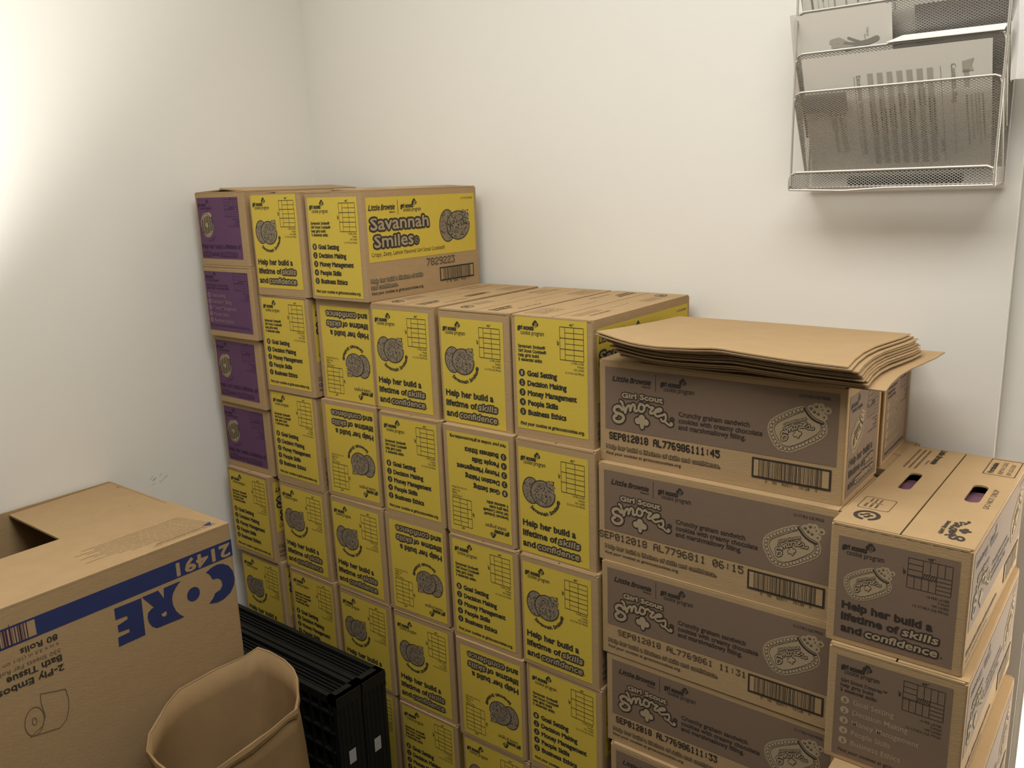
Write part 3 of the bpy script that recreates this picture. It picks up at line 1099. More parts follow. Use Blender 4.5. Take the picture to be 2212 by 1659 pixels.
def carton(kind, x, y, z, a, face='help', dv=11, flip=False, style='plain', tilt=(0, 0), label='', group=None, quarter=False):
    """x, y: left front corner as it stands; face: which end looks out"""
    w, d, h = DIM[kind]
    W_, D_ = (d, w) if quarter else (w, d)
    cx = x + math.cos(a) * W_ / 2 - math.sin(a) * D_ / 2
    cy_ = y + math.sin(a) * W_ / 2 + math.cos(a) * D_ / 2
    rz = a + (math.pi if face == 'goals' else 0)
    if quarter:
        rz = a + (-math.pi / 2 if quarter == 1 else math.pi / 2)
    t = empty('cookie_carton', (cx, cy_, z + (h if flip else 0)), rz, label, 'box', group, flip)
    o = link('body', body_mesh(kind, dv), t)
    o.location = (-w / 2, -d / 2, 0)
    put_flaps(t, kind, style, tilt)
    return t


# ------------------------------------------------------------------ the room
LW, BW = -0.075, 0.440          # left wall face, back wall face


def slab(name, x0, x1, y0, y1, z0, z1, mat):
    b = MB()
    b.box(x0, x1, y0, y1, z0, z1, mat)
    return tag(b.build(name), kind='structure')


slab('floor', LW - .1, 3.7, -4.3, .56, -.1, 0, 'floor')
slab('ceiling', LW - .1, 3.7, -4.3, .56, 2.6, 2.7, 'ceiling')
slab('wall_left', LW - .1, LW, -4.3, .56, 0, 2.6, 'wall')
b = MB()
b.box(LW, 1.811, BW, .56, 0, 2.6, 'wall')
b.box(1.811, 1.889, BW + .030, .56, 0, 2.6, 'wall')
b.box(1.889, 2.70, BW + .030, .56, 2.05, 2.6, 'wall')
b.box(2.70, 3.6, BW + .030, .56, 0, 2.6, 'wall')
tag(b.build('wall_back'), kind='structure')
slab('wall_right', 3.6, 3.7, -4.3, .56, 0, 2.6, 'wall_dim')
slab('wall_front', LW, 3.6, -4.3, -4.2, 0, 2.6, 'wall_dim')
b = MB()
for x0, x1, z0, z1 in ((1.889, 1.900, 0, 2.05), (2.68, 2.70, 0, 2.05), (1.900, 2.68, 2.03, 2.05)):
    b.box(x0, x1, BW + .04, .55, z0, z1, 'frame')
tag(b.build('door_1'), kind='structure')

# ------------------------------------------------------------------ yellow and purple cartons
HY = 0.2503
YG = 'yellow-panelled cartons in the stacked wall'
NTH = ['top', 'second', 'third', 'fourth', 'fifth', 'bottom']
COLN = ['column hugging the left wall', 'second column from the left wall', 'third column from the left wall', 'fourth column from the left wall',
        'fifth column from the left wall', 'yellow column next to the brown cartons']
YL = [
    # col, row, x, y, angle, face, dv, flip
    (0, 3, -.0276, -.004, -.0153, 'goals', 12, 0), (0, 4, -.0129, .0006, -.0184, 'help', 8, 0), (0, 5, -.015, .000, 0, 'goals', 8, 0),
    (1, 0, .2019, -.0008, .0214, 'help', 18, 0), (1, 1, .1962, .0019, 0, 'goals', 14, 0), (1, 2, .190, .0075, -.018, 'goals', 16, 0),
    (1, 3, .1957, .0055, -.0073, 'help', 8, 0), (1, 4, .2064, .0028, -.0168, 'goals', 9, 0), (1, 5, .204, .0, 0, 'help', 8, 0),
    (2, 0, .4059, .0062, .005, 'goals', 7, 0), (2, 1, .3990, .018, .0109, 'help', 18, 1), (2, 2, .4018, .006, .0195, 'help', 11, 1),
    (2, 3, .4081, .0024, -.0072, 'help', 8, 0), (2, 4, .4136, .0011, -.0122, 'help', 8, 0), (2, 5, .409, 0, 0, 'goals', 10, 0),
    (3, 1, .6006, .0097, .0194, 'help', 8, 0), (3, 2, .6152, -.0022, .0149, 'goals', 12, 0), (3, 3, .6115, -.0031, .018, 'help', 13, 1),
    (3, 4, .6191, -.0047, .0156, 'help', 8, 0), (3, 5, .6222, -.0093, .0084, 'goals', 14, 0),
    (4, 1, .807, .0119, 0, 'help', 3, 0), (4, 2, .8189, -.0056, .0078, 'goals', 12, 1), (4, 3, .8261, -.012, .0037, 'goals', 12, 0),
    (4, 4, .8335, -.0175, .012, 'help', 14, 1), (4, 5, .8400, -.017, .012, 'help', 14, 0),
    (5, 1, 1.0066, .0097, .0009, 'goals', 18, 0), (5, 2, 1.0155, -.0005, -.0073, 'help', 4, 0), (5, 3, 1.0245, -.0102, -.0064, 'help', 8, 0),
    (5, 4, 1.0301, -.0095, -.012, 'goals', 12, 0), (5, 5, 1.034, -.010, 0, 'help', 8, 0)]
for c, r, x, y, a, face, dv, fl in YL:
    top = (c in (1, 2) and r == 0) or (c >= 3 and r == 1)
    style, tilt = 'plain', (0, 0)
    if top:
        style = 'top_yellow'
        if c == 3:
            style = 'top_yellow_slot'
        if c in (1, 2):
            tilt = (.05, .035)
    what = ('upside-down ' if fl else '') + 'yellow-panelled carton ' + \
        ('listing five numbered skills' if face == 'goals' else 'showing two lemon cookies')
    order = NTH[r] if c < 3 else ['', 'top', 'second', 'third', 'fourth', 'bottom'][r]
    if c == 0:
        order = {3: 'highest yellow one', 4: 'middle yellow one', 5: 'bottom yellow one'}[r]
        lab = '%s, %s in %s' % (what, order, COLN[0])
    else:
        lab = '%s, %s of %s' % (what, order if order in ('top', 'bottom') else order + ' down', COLN[c])
    carton('Y', x, y, (5 - r) * HY, a, face, dv, bool(fl), style, tilt, lab, YG)

PG = 'purple-panelled cartons beside the left wall'
for k, (x, y, a, face, lab) in enumerate((
        (-.0342, -.0012, .0113, 'help', 'purple-panelled carton with lifted top flaps, topmost beside the left wall'),
        (-.0219, -.0092, -.0013, 'goals', 'purple-panelled carton with a pale numbered list, second from the top'),
        (-.0312, .0040, -.0119, 'help', 'purple-panelled carton with a striped round cookie, third from the top'),
        (-.0380, .0104, .0017, 'help', 'lowest purple-panelled carton, resting on a yellow one'))):
    carton('P', x, y, 3 * HY + .0004 + (3 - k) * .1897, a, face, 0, False, 'plain', (.05, .09) if k == 0 else (0, 0), lab, PG)

# ------------------------------------------------------------------ brown cartons
SG = 'brown-panelled cartons stacked two deep'
HS_ = .1965
SA = [(1.2070, .018, -.0033), (1.2130, .001, -.010), (1.2215, -.004, -.004), (1.2300, -.003, -.001), (1.2430, -.012, 0), (1.2430, -.012, 0)]
DATES = [('SEP012018 AL776986111:45', 22, 44.5, 245, 13.5, .85, 3.6), ('SEP012018 AL7796811 06:15', 2, 45, 296, 14, .6, 0),
         ('SEP012018 AL7769861 11:31', 37, 45, 300, 12, .6, 0), ('SEP012018 AL776986111:33', 22, 45, 240, 13.5, .8, 3.2),
         ('SEP012018 AL7769861 11:32', 30, 45, 290, 12, .6, 0), ('SEP012018 AL7769861 11:29', 30, 45, 290, 12, .6, 0)]
sa_names = ['topmost of the front brown stack, under the loose cardboard', 'second from the top of the front brown stack', 'third from the top of the front brown stack',
            'fourth from the top of the front brown stack', 'fifth from the top of the front brown stack', 'at the foot of the front brown stack']
for k, (x, y, a) in enumerate(SA):
    t = carton('S', x, y, (5 - k) * HS_, a, 'help', 0, False, 'plain', (0, 0), 'long brown-panelled carton, ' + sa_names[k], SG)
    c = Canvas()
    s, u0, v0, u1, hh, fat, _ = DATES[k]
    dots(c, s, u0, v0, u1, hh, 1, 'brown_ink', fat)
    b = MB()
    b.canvas(c, (0, 0, 0), (1, 0, 0), (0, 0, 1), lift=.0006)
    o = b.build('date_stamp', t)
    o.location = (-DIM['S'][0] / 2, -DIM['S'][1] / 2, 0)
for k in range(6):
    carton('S', 1.2060 + (0 if k == 0 else .025), .2346, (5 - k) * HS_, .010 if k == 0 else 0, 'goals', 0, False, 'plain', (0, 0),
           'brown-panelled carton by the back wall, behind the front brown stack and under the loose cardboard' if k == 0 else
           'hidden brown-panelled carton in the rear brown stack by the back wall', SG if k == 0 else 'hidden cartons of the rear brown stack')
RG = 'brown-panelled cartons stacked end-on at the right'
RR = [(1.6690, -.0573, -.0150), (1.6800, -.0702, -.0073), (1.6975, -.112, -.002), (1.702, -.112, 0), (1.702, -.112, 0)]
rn = ['brown-panelled carton with two hand holes in its top, highest of the right-hand stack',
      'brown-panelled carton with pale skills list, second in the right-hand stack',
      'brown-panelled carton third from the top of the right-hand stack',
      'brown-panelled carton second from the floor in the right-hand stack',
      'brown-panelled carton on the floor under the right-hand stack']
for k, (x, y, a) in enumerate(RR):
    # end-on: the long side runs into the room's depth
    t = carton('S', x, y, (4 - k) * .1972, a, 'help', 0, False, 'top_brown' if k == 0 else 'plain', (0, 0), rn[k], RG,
               quarter=2 if k == 1 else 1)
for k, (px_, py_) in enumerate(((1.722, .178), (1.818, .172))):
    b = MB()
    b.box(-.036, .036, -.062, .062, 0, .176, 'pack')
    o = b.build('cookie_package')
    o.location = (px_, py_, 4 * .1972 + .004)
    tag(o, ['glossy cookie package seen through the left hand hole of the right-hand top carton',
            'glossy violet cookie package seen through the right hand hole of the top carton'][k], 'package', 'packages inside the open-slotted carton')

# ------------------------------------------------------------------ loose flattened sheets on the brown cartons


def lerp_tab(x, tab):
    if x <= tab[0][0]:
        return tab[0][1]
    for (x0, y0), (x1, y1) in zip(tab, tab[1:]):
        if x <= x1:
            return y0 + (y1 - y0) * (x - x0) / (x1 - x0)
    return tab[-1][1]


FR = [(0, .0185), (.05, .0135), (.1, .0085), (.17, .003), (.27, .001), (.42, .0045), (.50, .0080), (.53, .0085), (.6, .0065), (.8, .002), (1.0, .0)]
NSH = 12
z0 = 6 * HS_ + .0006
for i in range(NSH):
    f = i / (NSH - 1)
    rnd = random.Random(40 + i)
    xl = 1.234 + (1 - f) * .035 + rnd.uniform(-.005, .006)
    xr = 1.684 + (1 - f) * .016 + rnd.uniform(-.004, .006)
    yf = -.026 + (1 - f) * .030 + rnd.uniform(-.007, .006)
    yb = .283 + rnd.uniform(-.010, .008)
    if i == NSH - 1:
        xl, xr, yf, yb = 1.234, 1.674, -.032, .288
    if i == NSH - 2:
        xl, xr, yf, yb = 1.232, 1.680, -.035, .284
    if i == 1:
        xr, yb = 1.722, .335
    if i == 0:
        xr, yf = 1.681, .030
    amp = .55 + .45 * f
    t = .0022
    pitch = .0037
    nx, ny = 26, 6
    V = []
    for lay in (0, 1):
        for jy in range(ny + 1):
            v = jy / ny
            for jx in range(nx + 1):
                u = jx / nx
                zz = z0 + i * pitch + amp * lerp_tab(u, FR) * (1 - v) ** 1.3 + lay * t
                zz += amp * .0035 * max(0, (u - .85) / .15) * math.sin(math.pi * v) * (1 if f > .3 else .3)
                xs = xl + (xr - xl) * u
                if u > .8:
                    xs -= .012 * math.sin(math.pi * min(v * 1.3, 1)) * (u - .8) / .2
                V.append((xs + .012 * v * u, yf + (yb - yf) * v + .004 * math.sin(u * 5), zz))
    F, E = [], []
    s = (nx + 1) * (ny + 1)
    for jy in range(ny):
        for jx in range(nx):
            a = jy * (nx + 1) + jx
            F.append((a, a + nx + 1, a + nx + 2, a + 1))
            F.append((s + a, s + a + 1, s + a + nx + 2, s + a + nx + 1))
    rim = list(range(nx + 1)) + [(j + 1) * (nx + 1) + nx for j in range(ny)] + [ny * (nx + 1) + k for k in range(nx - 1, -1, -1)] + [j * (nx + 1) for j in range(ny - 1, 0, -1)]
    for k in range(len(rim)):
        a, c = rim[k], rim[(k + 1) % len(rim)]
        E.append((a, c, c + s, a + s))
    b = MB()
    b.part(V, F, 'board')
    b.part(V, E, 'boardedge' if i % 3 == 1 else 'board')
    o = b.build('cardboard_sheet')
    for p in o.data.polygons:
        p.use_smooth = True if p.index < len(F) else False
    if i == NSH - 1:
        tag(o, 'topmost flattened cardboard sheet with a curled front edge, on the brown cartons', 'cardboard sheet', 'flattened sheets piled on the brown cartons')
    elif i == 1:
        tag(o, 'cardboard sheet low in the pile whose right corner pokes out farthest', 'cardboard sheet', 'flattened sheets piled on the brown cartons')
    elif i == 0:
        tag(o, 'lowest cardboard sheet of the pile, lying flat on the brown cartons', 'cardboard sheet', 'flattened sheets piled on the brown cartons')
    else:
        tag(o, 'flattened cardboard sheet in the middle of the pile on the brown cartons', 'cardboard sheet', 'middle sheets of the cardboard pile')

# ------------------------------------------------------------------ big toilet-paper carton, lower left
CX0, CX1, CY0, CY1, CZ = -.068, .456, -1.02, -.318, .793


def core_print():
    """print of the side facing the camera; u runs along -Y from the far corner, v down from the top edge (turned upside down)"""
    c = Canvas()

    def Yz(Y, z):
        return ((Y - CY0) * 1000, z * 1000)

    def q(Y, z):
        return Yz(Y, z)
    c.rect(*q(-.99, .7205), *q(-.3195, .7595), 1, 'blue')
    # text upside down: local x runs towards -Y, local y down
    g = c.sub(lambda x, y: Yz(-.324 - x * .001, .7575 - y * .001))
    g.text('21491', 2, 5.5, 129, 27, 2, 'board', bold=1.6)
    # heavy wordmark, letter by letter
    CP = [(-0.3889, 0.7068), (-0.3753, 0.7124), (-0.3606, 0.7145), (-0.3465, 0.7110), (-0.3329, 0.7010), (-0.3243, 0.6855), (-0.3218, 0.6669), (-0.3253, 0.6512), (-0.3362, 0.6372), (-0.3538, 0.6291), (-0.3717, 0.6279), (-0.39, 0.6336), (-0.3786, 0.6427), (-0.3731, 0.6515), (-0.3595, 0.6542), (-0.3533, 0.6629), (-0.3541, 0.6731), (-0.3595, 0.681), (-0.3673, 0.6842), (-0.3746, 0.6844), (-0.3813, 0.6996)]
    RP = [(-0.4484, 0.7120), (-0.4603, 0.7023), (-0.4684, 0.6923), (-0.4722, 0.6805), (-0.4719, 0.6669), (-0.4673, 0.6513), (-0.4607, 0.6402), (-0.4507, 0.6296), (-0.4649, 0.6298), (-0.5125, 0.632), (-0.5218, 0.6398), (-0.5275, 0.6504), (-0.5293, 0.6632), (-0.5269, 0.6727), (-0.519, 0.6783), (-0.5124, 0.6789), (-0.5347, 0.7112), (-0.4993, 0.7113), (-0.4893, 0.6892), (-0.487, 0.7114)]
    RC = [(-0.4999, 0.6575), (-0.4889, 0.6600), (-0.4880, 0.6530), (-0.4915, 0.6495), (-0.4972, 0.6510)]
    EP = [(-0.5931, 0.7113), (-0.5363, 0.7103), (-0.5388, 0.6291), (-0.5948, 0.629), (-0.5938, 0.6487), (-0.5696, 0.6497), (-0.5693, 0.6575), (-0.5911, 0.6591), (-0.5914, 0.6739), (-0.5692, 0.6787), (-0.5701, 0.6864), (-0.5935, 0.6872)]
    for P in (CP, RP, EP):
        c.add([q(*p) for p in P], [tuple(range(len(P)))], 2, 'blue')
    c.add([q(*p) for p in RC], [tuple(range(len(RC)))], 3, 'board')
    ox_, oy_ = q(-.4235, .671)
    c.blob(ox_, oy_, 15, 15.5, 3, 'blue', 24)
    # small type, also upside down
    h = c.sub(lambda x, y: Yz(-.700 - x * .001, .712 - y * .001))
    h.text('80 Rolls', 4, 2, 70, 11, 2, 'ink', bold=.35, off=.0)
    h.text('4 in x 3.5 in (10.1 cm x 8.8 cm)', 3, 19, 150, 6, 2, 'faint')
    h.text('550 Sheets Per Roll', 3, 33, 112, 8, 2, 'faint')
    h.text('Bath Tissue', 3, 46, 100, 12, 2, 'ink', bold=.5)
    h.text('2-Ply Embossed', 2, 66, 150, 12, 2, 'ink', bold=.5)
    # roll drawing
    R = [(-.7505, .607), (-.706, .5935), (-.7035, .572), (-.706, .551), (-.713, .533), (-.727, .5215), (-.780, .533)]
    c.stroke([q(*p) for p in R], 1.6, 2, 'faint', n=6)
    c.stroke([q(-.7505, .607), q(-.7515, .586), q(-.7485, .56), (q(-.756, .543)), q(-.775, .534)], 1.4, 2, 'faint', n=6)
    ox, oy = q(-.768, .5590)
    c.ring(ox, oy, 17, 28, 1.6, 2, 'faint', rot=-.1)
    c.ring(ox, oy, 4.0, 7.5, 1.4, 2, 'faint', n=14)
    # barcode block at the near end of the band
    c.rect(*q(-.985, .7245), *q(-.738, .7555), 2, 'board')
    rnd = random.Random(9)
    Y = -.752
    while Y > -.97:
        w = rnd.choice((.001, .002, .0035))
        c.rect(*q(Y - w, .7235), *q(Y, .7565), 3, 'purple_ink')
        Y -= w + rnd.choice((.001, .0015, .003))
    h.text('1  2 0 7 3', 80, -52, 145, 5, 2, 'faint')
    return c


t = empty('bath_tissue_carton', ((CX0 + CX1) / 2, (CY0 + CY1) / 2, 0), 0, 'large half-open brown carton with a blue band and upside-down navy lettering, lower left', 'box')
ox, oy = t.location.x, t.location.y
b = shell(CX1 - CX0, CY1 - CY0, CZ, t=.005, r=.005)
b.canvas(core_print(), (CX1 - CX0, 0, 0), (0, 1, 0), (0, 0, 1))
# faint type inside the far end wall
ci = Canvas()
for k in range(3):
    ci.text('mmmmmmm mmm mmmmm', 60, 640 - 14 * k, 150, 7, 1, 'ink' if k == 0 else 'faint')
b.canvas(ci, (.005, 0, 0), (0, 1, 0), (0, 0, 1))
o = b.build('body', t)
o.location = (CX0 - ox, CY0 - oy, 0)
# outer long flap folded over on the camera side
fl = MB()
fw = CX1 - .222
fl.box(0, fw, 0, CY1 - CY0 - .004, 0, .0045, 'board', 'board')
cf = Canvas()
L_ = (CY1 - CY0) * 1000
for k in range(14):
    x = fw * 1000 - 20 - 8.2 * k
    y0_, y1_ = L_ - 205 - (k % 3) * 22 - (40 if k > 4 else 0), L_ - 22 - 2 * k
    if k < 3:
        y0_ = L_ - 170 + 10 * k
    cf.text('mmmmm mmm mmmmmm mm mmmmmmmm mmmm mmmmm', x, y1_, x + (y1_ - y0_), 3.6 if k not in (1,) else 5.5, 1, 'faint' if k != 1 else 'ink', rot=-math.pi / 2)
cf.add([(fw * 1000 - 34, L_ - 46), (fw * 1000 - 20, L_ - 34), (fw * 1000 - 40, L_ - 24)], [(0, 1, 2)], 2, 'blue')
fl.canvas(cf, (0, 0, .0045), (1, 0, 0), (0, 1, 0))
o = fl.build('long_flap', t)
o.location = (.222 - ox, CY0 - oy + .002, CZ + .0005)
# short flap at the far end, dropping slightly into the box
fl = MB()
fl.box(0, CX1 - CX0 - .016, -.245, 0, -.0045, 0, 'board', 'board')
cf = Canvas()
cf.blob(54, -8, 4, 2.2, 1, 'faint', 10)
cf.blob(205, -60, 2, 1.6, 1, 'faint', 8)
fl.canvas(cf, (0, 0, 0), (1, 0, 0), (0, 1, 0))
o = fl.build('short_flap', t)
o.location = (CX0 - ox + .008, CY1 - oy - .003, CZ - .001)
o.rotation_euler = (math.radians(1.2), 0, 0)

# ------------------------------------------------------------------ folded black crates
for k, (yb, lab) in enumerate(((-.094, 'folded black plastic crate on edge, nearer the yellow cartons'),
                               (-.171, 'folded black plastic crate on edge, nearer the paper bag'))):
    t = empty('folding_crate', (.355, yb - .037, 0), 0, lab, 'crate', 'folded black crates standing on edge')
    L2, D2, H2 = .318, .036, .398
    b = MB()
    b.box(-L2 + .012, L2 - .012, -D2 + .010, D2 - .010, .012, H2 - .012, 'plastic')
    for z0_, z1_ in ((0, .02), (H2 - .02, H2)):
        b.box(-L2, L2, -D2, -D2 + .012, z0_, z1_, 'plastic')
        b.box(-L2, L2, D2 - .012, D2, z0_, z1_, 'plastic')
        b.box(-L2, -L2 + .03, -D2, D2, z0_, z1_, 'plastic')
        b.box(L2 - .03, L2, -D2, D2, z0_, z1_, 'plastic')
    for x0_ in (-L2, L2 - .014):
        b.box(x0_, x0_ + .014, -D2, D2, 0, H2, 'plastic')
    b.build('rim_frame', t)
    b = MB()
    for yy in (-.016, -.006, .004, .014):
        b.box(-L2 + .03, L2 - .03, yy - .002, yy + .002, H2 - .014, H2 - .004, 'plastic')
    b.build('folded_panels', t)
    b = MB()
    for i in range(18):
        x = -L2 + .03 + i * .034
        b.box(x, x + .006, -D2 - .0005, -D2 + .012, .02, H2 - .02, 'plastic')
    for i in range(7):
        z = .05 + i * .05
        b.box(-L2 + .014, L2 - .014, -D2 - .0008, -D2 + .010, z, z + .006, 'plastic')
    b.build('ribbed_side', t)
    b = MB()
    for i in range(5):
        b.box(L2 - .001, L2 + .0015, -.028 + i * .013, -.024 + i * .013, .02, H2 - .03, 'plastic')
    b.box(L2, L2 + .002, -D2, D2, H2 - .03, H2, 'plastic')
    b.build('ribbed_end', t)
    b = MB()
    zc = .222 if k == 0 else .236
    b.box(L2 + .0016, L2 + .0021, -.013, .007, zc - .017, zc + .017, 'sticker')
    s = b.build('sticker', t)
    s['label'] = 'small pale square sticker'

# ------------------------------------------------------------------ paper bag
def bag():
    t = empty('paper_bag', (.60, -.46, 0), 0, 'open brown paper bag with a crumpled rim, in front of the black crates', 'bag')
    # rim loop (x, y, z), starting left-back and running clockwise seen from above
    rim = [(.470, -.490, .480), (.468, -.410, .481), (.474, -.370, .483), (.492, -.345, .492), (.498, -.312, .500), (.530, -.305, .498), (.575, -.298, .489),
           (.612, -.306, .484), (.640, -.318, .478), (.668, -.338, .470), (.690, -.355, .472), (.730, -.392, .480), (.737, -.420, .482), (.742, -.455, .479), (.750, -.512, .481),
           (.757, -.585, .480), (.752, -.628, .474), (.700, -.640, .470), (.640, -.640, .472), (.590, -.632, .470), (.545, -.600, .470), (.520, -.565, .474), (.490, -.530, .476)]
    n = len(rim)
    cx, cyy = .612, -.470
    base = []
    for x, y, z in rim:
        # nearest point of a rectangle footprint in the same direction
        dx, dy = x - cx, y - cyy
        s = min(.115 / max(abs(dx), 1e-4), .135 / max(abs(dy), 1e-4))
        base.append((cx + dx * s, cyy + dy * s))
    b = MB()
    levels = 9
    V = []
    for l in range(levels + 1):
        f = l / levels
        for k in range(n):
            x0_, y0_ = base[k]
            x1_, y1_, z1_ = rim[k]
            w = .004 * math.sin(k * 2.3 + l * 1.7) * math.sin(math.pi * f)
            V.append((x0_ + (x1_ - x0_) * f ** 1.5 + w, y0_ + (y1_ - y0_) * f ** 1.5 - w, z1_ * f))
    F = []
    for l in range(levels):
        for k in range(n):
            j = (k + 1) % n
            F.append((l * n + k, (l + 1) * n + k, (l + 1) * n + j, l * n + j))
    F.append(tuple(range(n)))
    b.part(V, F, 'kraft')
    o = b.build('bag_wall', t)
    o.location = (-.60, .46, 0)
    for p in o.data.polygons:
        p.use_smooth = True
    md = o.modifiers.new('thick', 'SOLIDIFY')
    md.thickness = .0012
    # turned-over rim
    b = MB()
    V = []
    for q in range(4):
        for k in range(n):
            x, y, z = rim[k]
            dx, dy = x - cx, y - cyy
            l = math.hypot(dx, dy)
            jit = 1 + .35 * math.sin(k * 1.9)
            off = (0.0006, .0035 * jit, .0045 * jit, .003)[q]
            zz = z + (0, .0012, -.006 * jit, -.014 * jit)[q]
            V.append((x + dx / l * off, y + dy / l * off, zz))
    F = []
    for q in range(3):
        for k in range(n):
            j = (k + 1) % n
            F.append((q * n + k, (q + 1) * n + k, (q + 1) * n + j, q * n + j))
    b.part(V, F, 'kraft')
    o = b.build('folded_rim', t)
    o.location = (-.60, .46, 0)
    md = o.modifiers.new('thick', 'SOLIDIFY')
    md.thickness = .0009


bag()

# ------------------------------------------------------------------ wall file organiser
OX0, OX1 = 1.444, 1.786
YB, YF = .432, .330
t = empty('wall_file_organizer', (1.615, YB, 1.47), 0, 'silver wire-mesh file organizer hung on the back wall, holding papers', 'organizer')
org = t


def ol(x, y, z):
    return (x - 1.615, y - YB, z - 1.47)


b = MB()
for x in (OX0, OX1):
    b.tube([ol(x, YF, 1.92), ol(x, YF, 1.500), ol(x, YF - .001, 1.481), ol(x, YF + .008, 1.4745), ol(x, YB - .004, 1.4745), ol(x, YB - .004, 1.92)], .0022, 'wire')
b.tube([ol(OX0, YB - .004, 1.4745), ol(OX1, YB - .004, 1.4745)], .0020, 'wire')
b.tube([ol(OX0, YB - .004, 1.92), ol(OX1, YB - .004, 1.92)], .0020, 'wire')
b.build('wire_frame', t)


def quad_mesh(name, corners, uvs, parent, mat='mesh', n=1):
    me = bpy.data.meshes.new(name)
    me.from_pydata(corners, [], [tuple(range(len(corners)))])
    me.materials.append(M[mat])
    l = me.uv_layers.new(name='UVMap')
    for i, uv in enumerate(uvs):
        l.data[i].uv = uv
    me.update()
    o = link(name, me, parent)
    md = o.modifiers.new('gauge', 'SOLIDIFY')
    md.thickness = .0006
    return o


W0 = OX1 - OX0
for k, zr in enumerate((1.855, 1.787, 1.7155, 1.6485)):
    zb = zr - .145
    yb2 = YB - .026
    p = quad_mesh('mesh_pocket', [ol(OX0, yb2, zb), ol(OX1, yb2, zb), ol(OX1, YF, zr), ol(OX0, YF, zr)],
                  [(0, 0), (W0, 0), (W0, .163), (0, .163)], t)
    b = MB()
    r = .012
    b.tube([ol(OX0 + .001, YF + .002, zr - .020), ol(OX0 + .001, YF, zr - r), ol(OX0 + .004, YF, zr - .0035), ol(OX0 + r, YF, zr), ol(OX1 - r, YF, zr), ol(OX1 - .004, YF, zr - .0035), ol(OX1 - .001, YF, zr - r), ol(OX1 - .001, YF + .002, zr - .020)], .0021, 'wire')
    for x in (OX0 + .001, OX1 - .001):
        b.tube([ol(x, YF, zr - r), ol(x, yb2, zb)], .0016, 'wire')
    b.build('pocket_rim', p)
    for x in (OX0 + .001, OX1 - .001):
        quad_mesh('side_mesh', [ol(x, YF, zr - .004), ol(x, yb2, zb), ol(x, yb2 + .010, zb), ol(x, YF + .036, zr - .004)],
                  [(0, .145), (.075, 0), (.085, 0), (.036, .145)], p)
# bottom tray
p = quad_mesh('mesh_tray', [ol(OX0, YF, 1.4755), ol(OX1, YF, 1.4755), ol(OX1, YF, 1.5035), ol(OX0, YF, 1.5035)], [(0, 0), (W0, 0), (W0, .028), (0, .028)], t)
quad_mesh('tray_floor', [ol(OX0, YF, 1.4755), ol(OX1, YF, 1.4755), ol(OX1, YB - .004, 1.4755), ol(OX0, YB - .004, 1.4755)], [(0, 0), (W0, 0), (W0, .1), (0, .1)], p)
for x in (OX0, OX1):
    quad_mesh('tray_side', [ol(x, YF, 1.4755), ol(x, YB - .004, 1.4755), ol(x, YB - .004, 1.5035), ol(x, YF, 1.5035)], [(0, 0), (.1, 0), (.1, .028), (0, .028)], p)
b = MB()
r = .010
b.tube([ol(OX0 - .003, YF, 1.474), ol(OX0 - .003, YF, 1.492), ol(OX0 + .001, YF, 1.501), ol(OX0 + .010, YF, 1.505), ol(OX1 - .012, YF, 1.505), ol(OX1 - .003, YF, 1.501), ol(OX1 + .0005, YF, 1.492), ol(OX1 + .0005, YF, 1.472)], .0024, 'wire')
b.tube([ol(OX0 - .003, YF, 1.4735), ol(OX0 + .10, YF, 1.4700), ol(OX0 + .17, YF, 1.4735), ol(OX1, YF, 1.4735)], .0020, 'wire')
b.build('tray_rim', p)
quad_mesh('back_mesh', [ol(OX0 + .003, YB - .004, 1.478), ol(OX1 - .003, YB - .004, 1.478), ol(OX1 - .003, YB - .004, 1.918), ol(OX0 + .003, YB - .004, 1.918)], [(0, 0), (W0, 0), (W0, .44), (0, .44)], t)


def sheet(name, base, x0, x1, yb_, zb_, yt, zt, cv, mat, label, cat='paper', group='papers in the wall file organizer', bend=0.0):
    """paper leaning in a pocket: lower edge (yb_, zb_), upper edge (yt, zt); print laid in mm from the lower left corner"""
    b = MB()
    dv = Vector((0, yt - yb_, zt - zb_))
    H = dv.length
    v = dv / H
    N = Vector((1, 0, 0)).cross(v)
    o0 = Vector((x0, yb_, zb_))
    n = 6
    V = []
    for lay in (0, 1):
        for k in range(n + 1):
            f = k / n
            P = o0 + v * (H * f) + N * (bend * f * f - .0004 * lay)
            V += [P, P + Vector((x1 - x0, 0, 0))]
    F = []
    s = 2 * (n + 1)
    for k in range(n):
        F.append((2 * k, 2 * k + 1, 2 * k + 3, 2 * k + 2))
        F.append((s + 2 * k, s + 2 * k + 2, s + 2 * k + 3, s + 2 * k + 1))
        F.append((2 * k, 2 * k + 2, s + 2 * k + 2, s + 2 * k))
        F.append((2 * k + 1, s + 2 * k + 1, s + 2 * k + 3, 2 * k + 3))
    F.append((0, s, s + 1, 1))
    F.append((2 * n, 2 * n + 1, s + 2 * n + 1, s + 2 * n))
    b.part(V, F, mat)
    if cv:
        b.canvas(cv, o0, (1, 0, 0), v, lift=.0003)
    o = b.build(name)
    tag(o, label, cat, group)
    return o


def px2u(px):
    return 96 + (px - 1851.) * .748


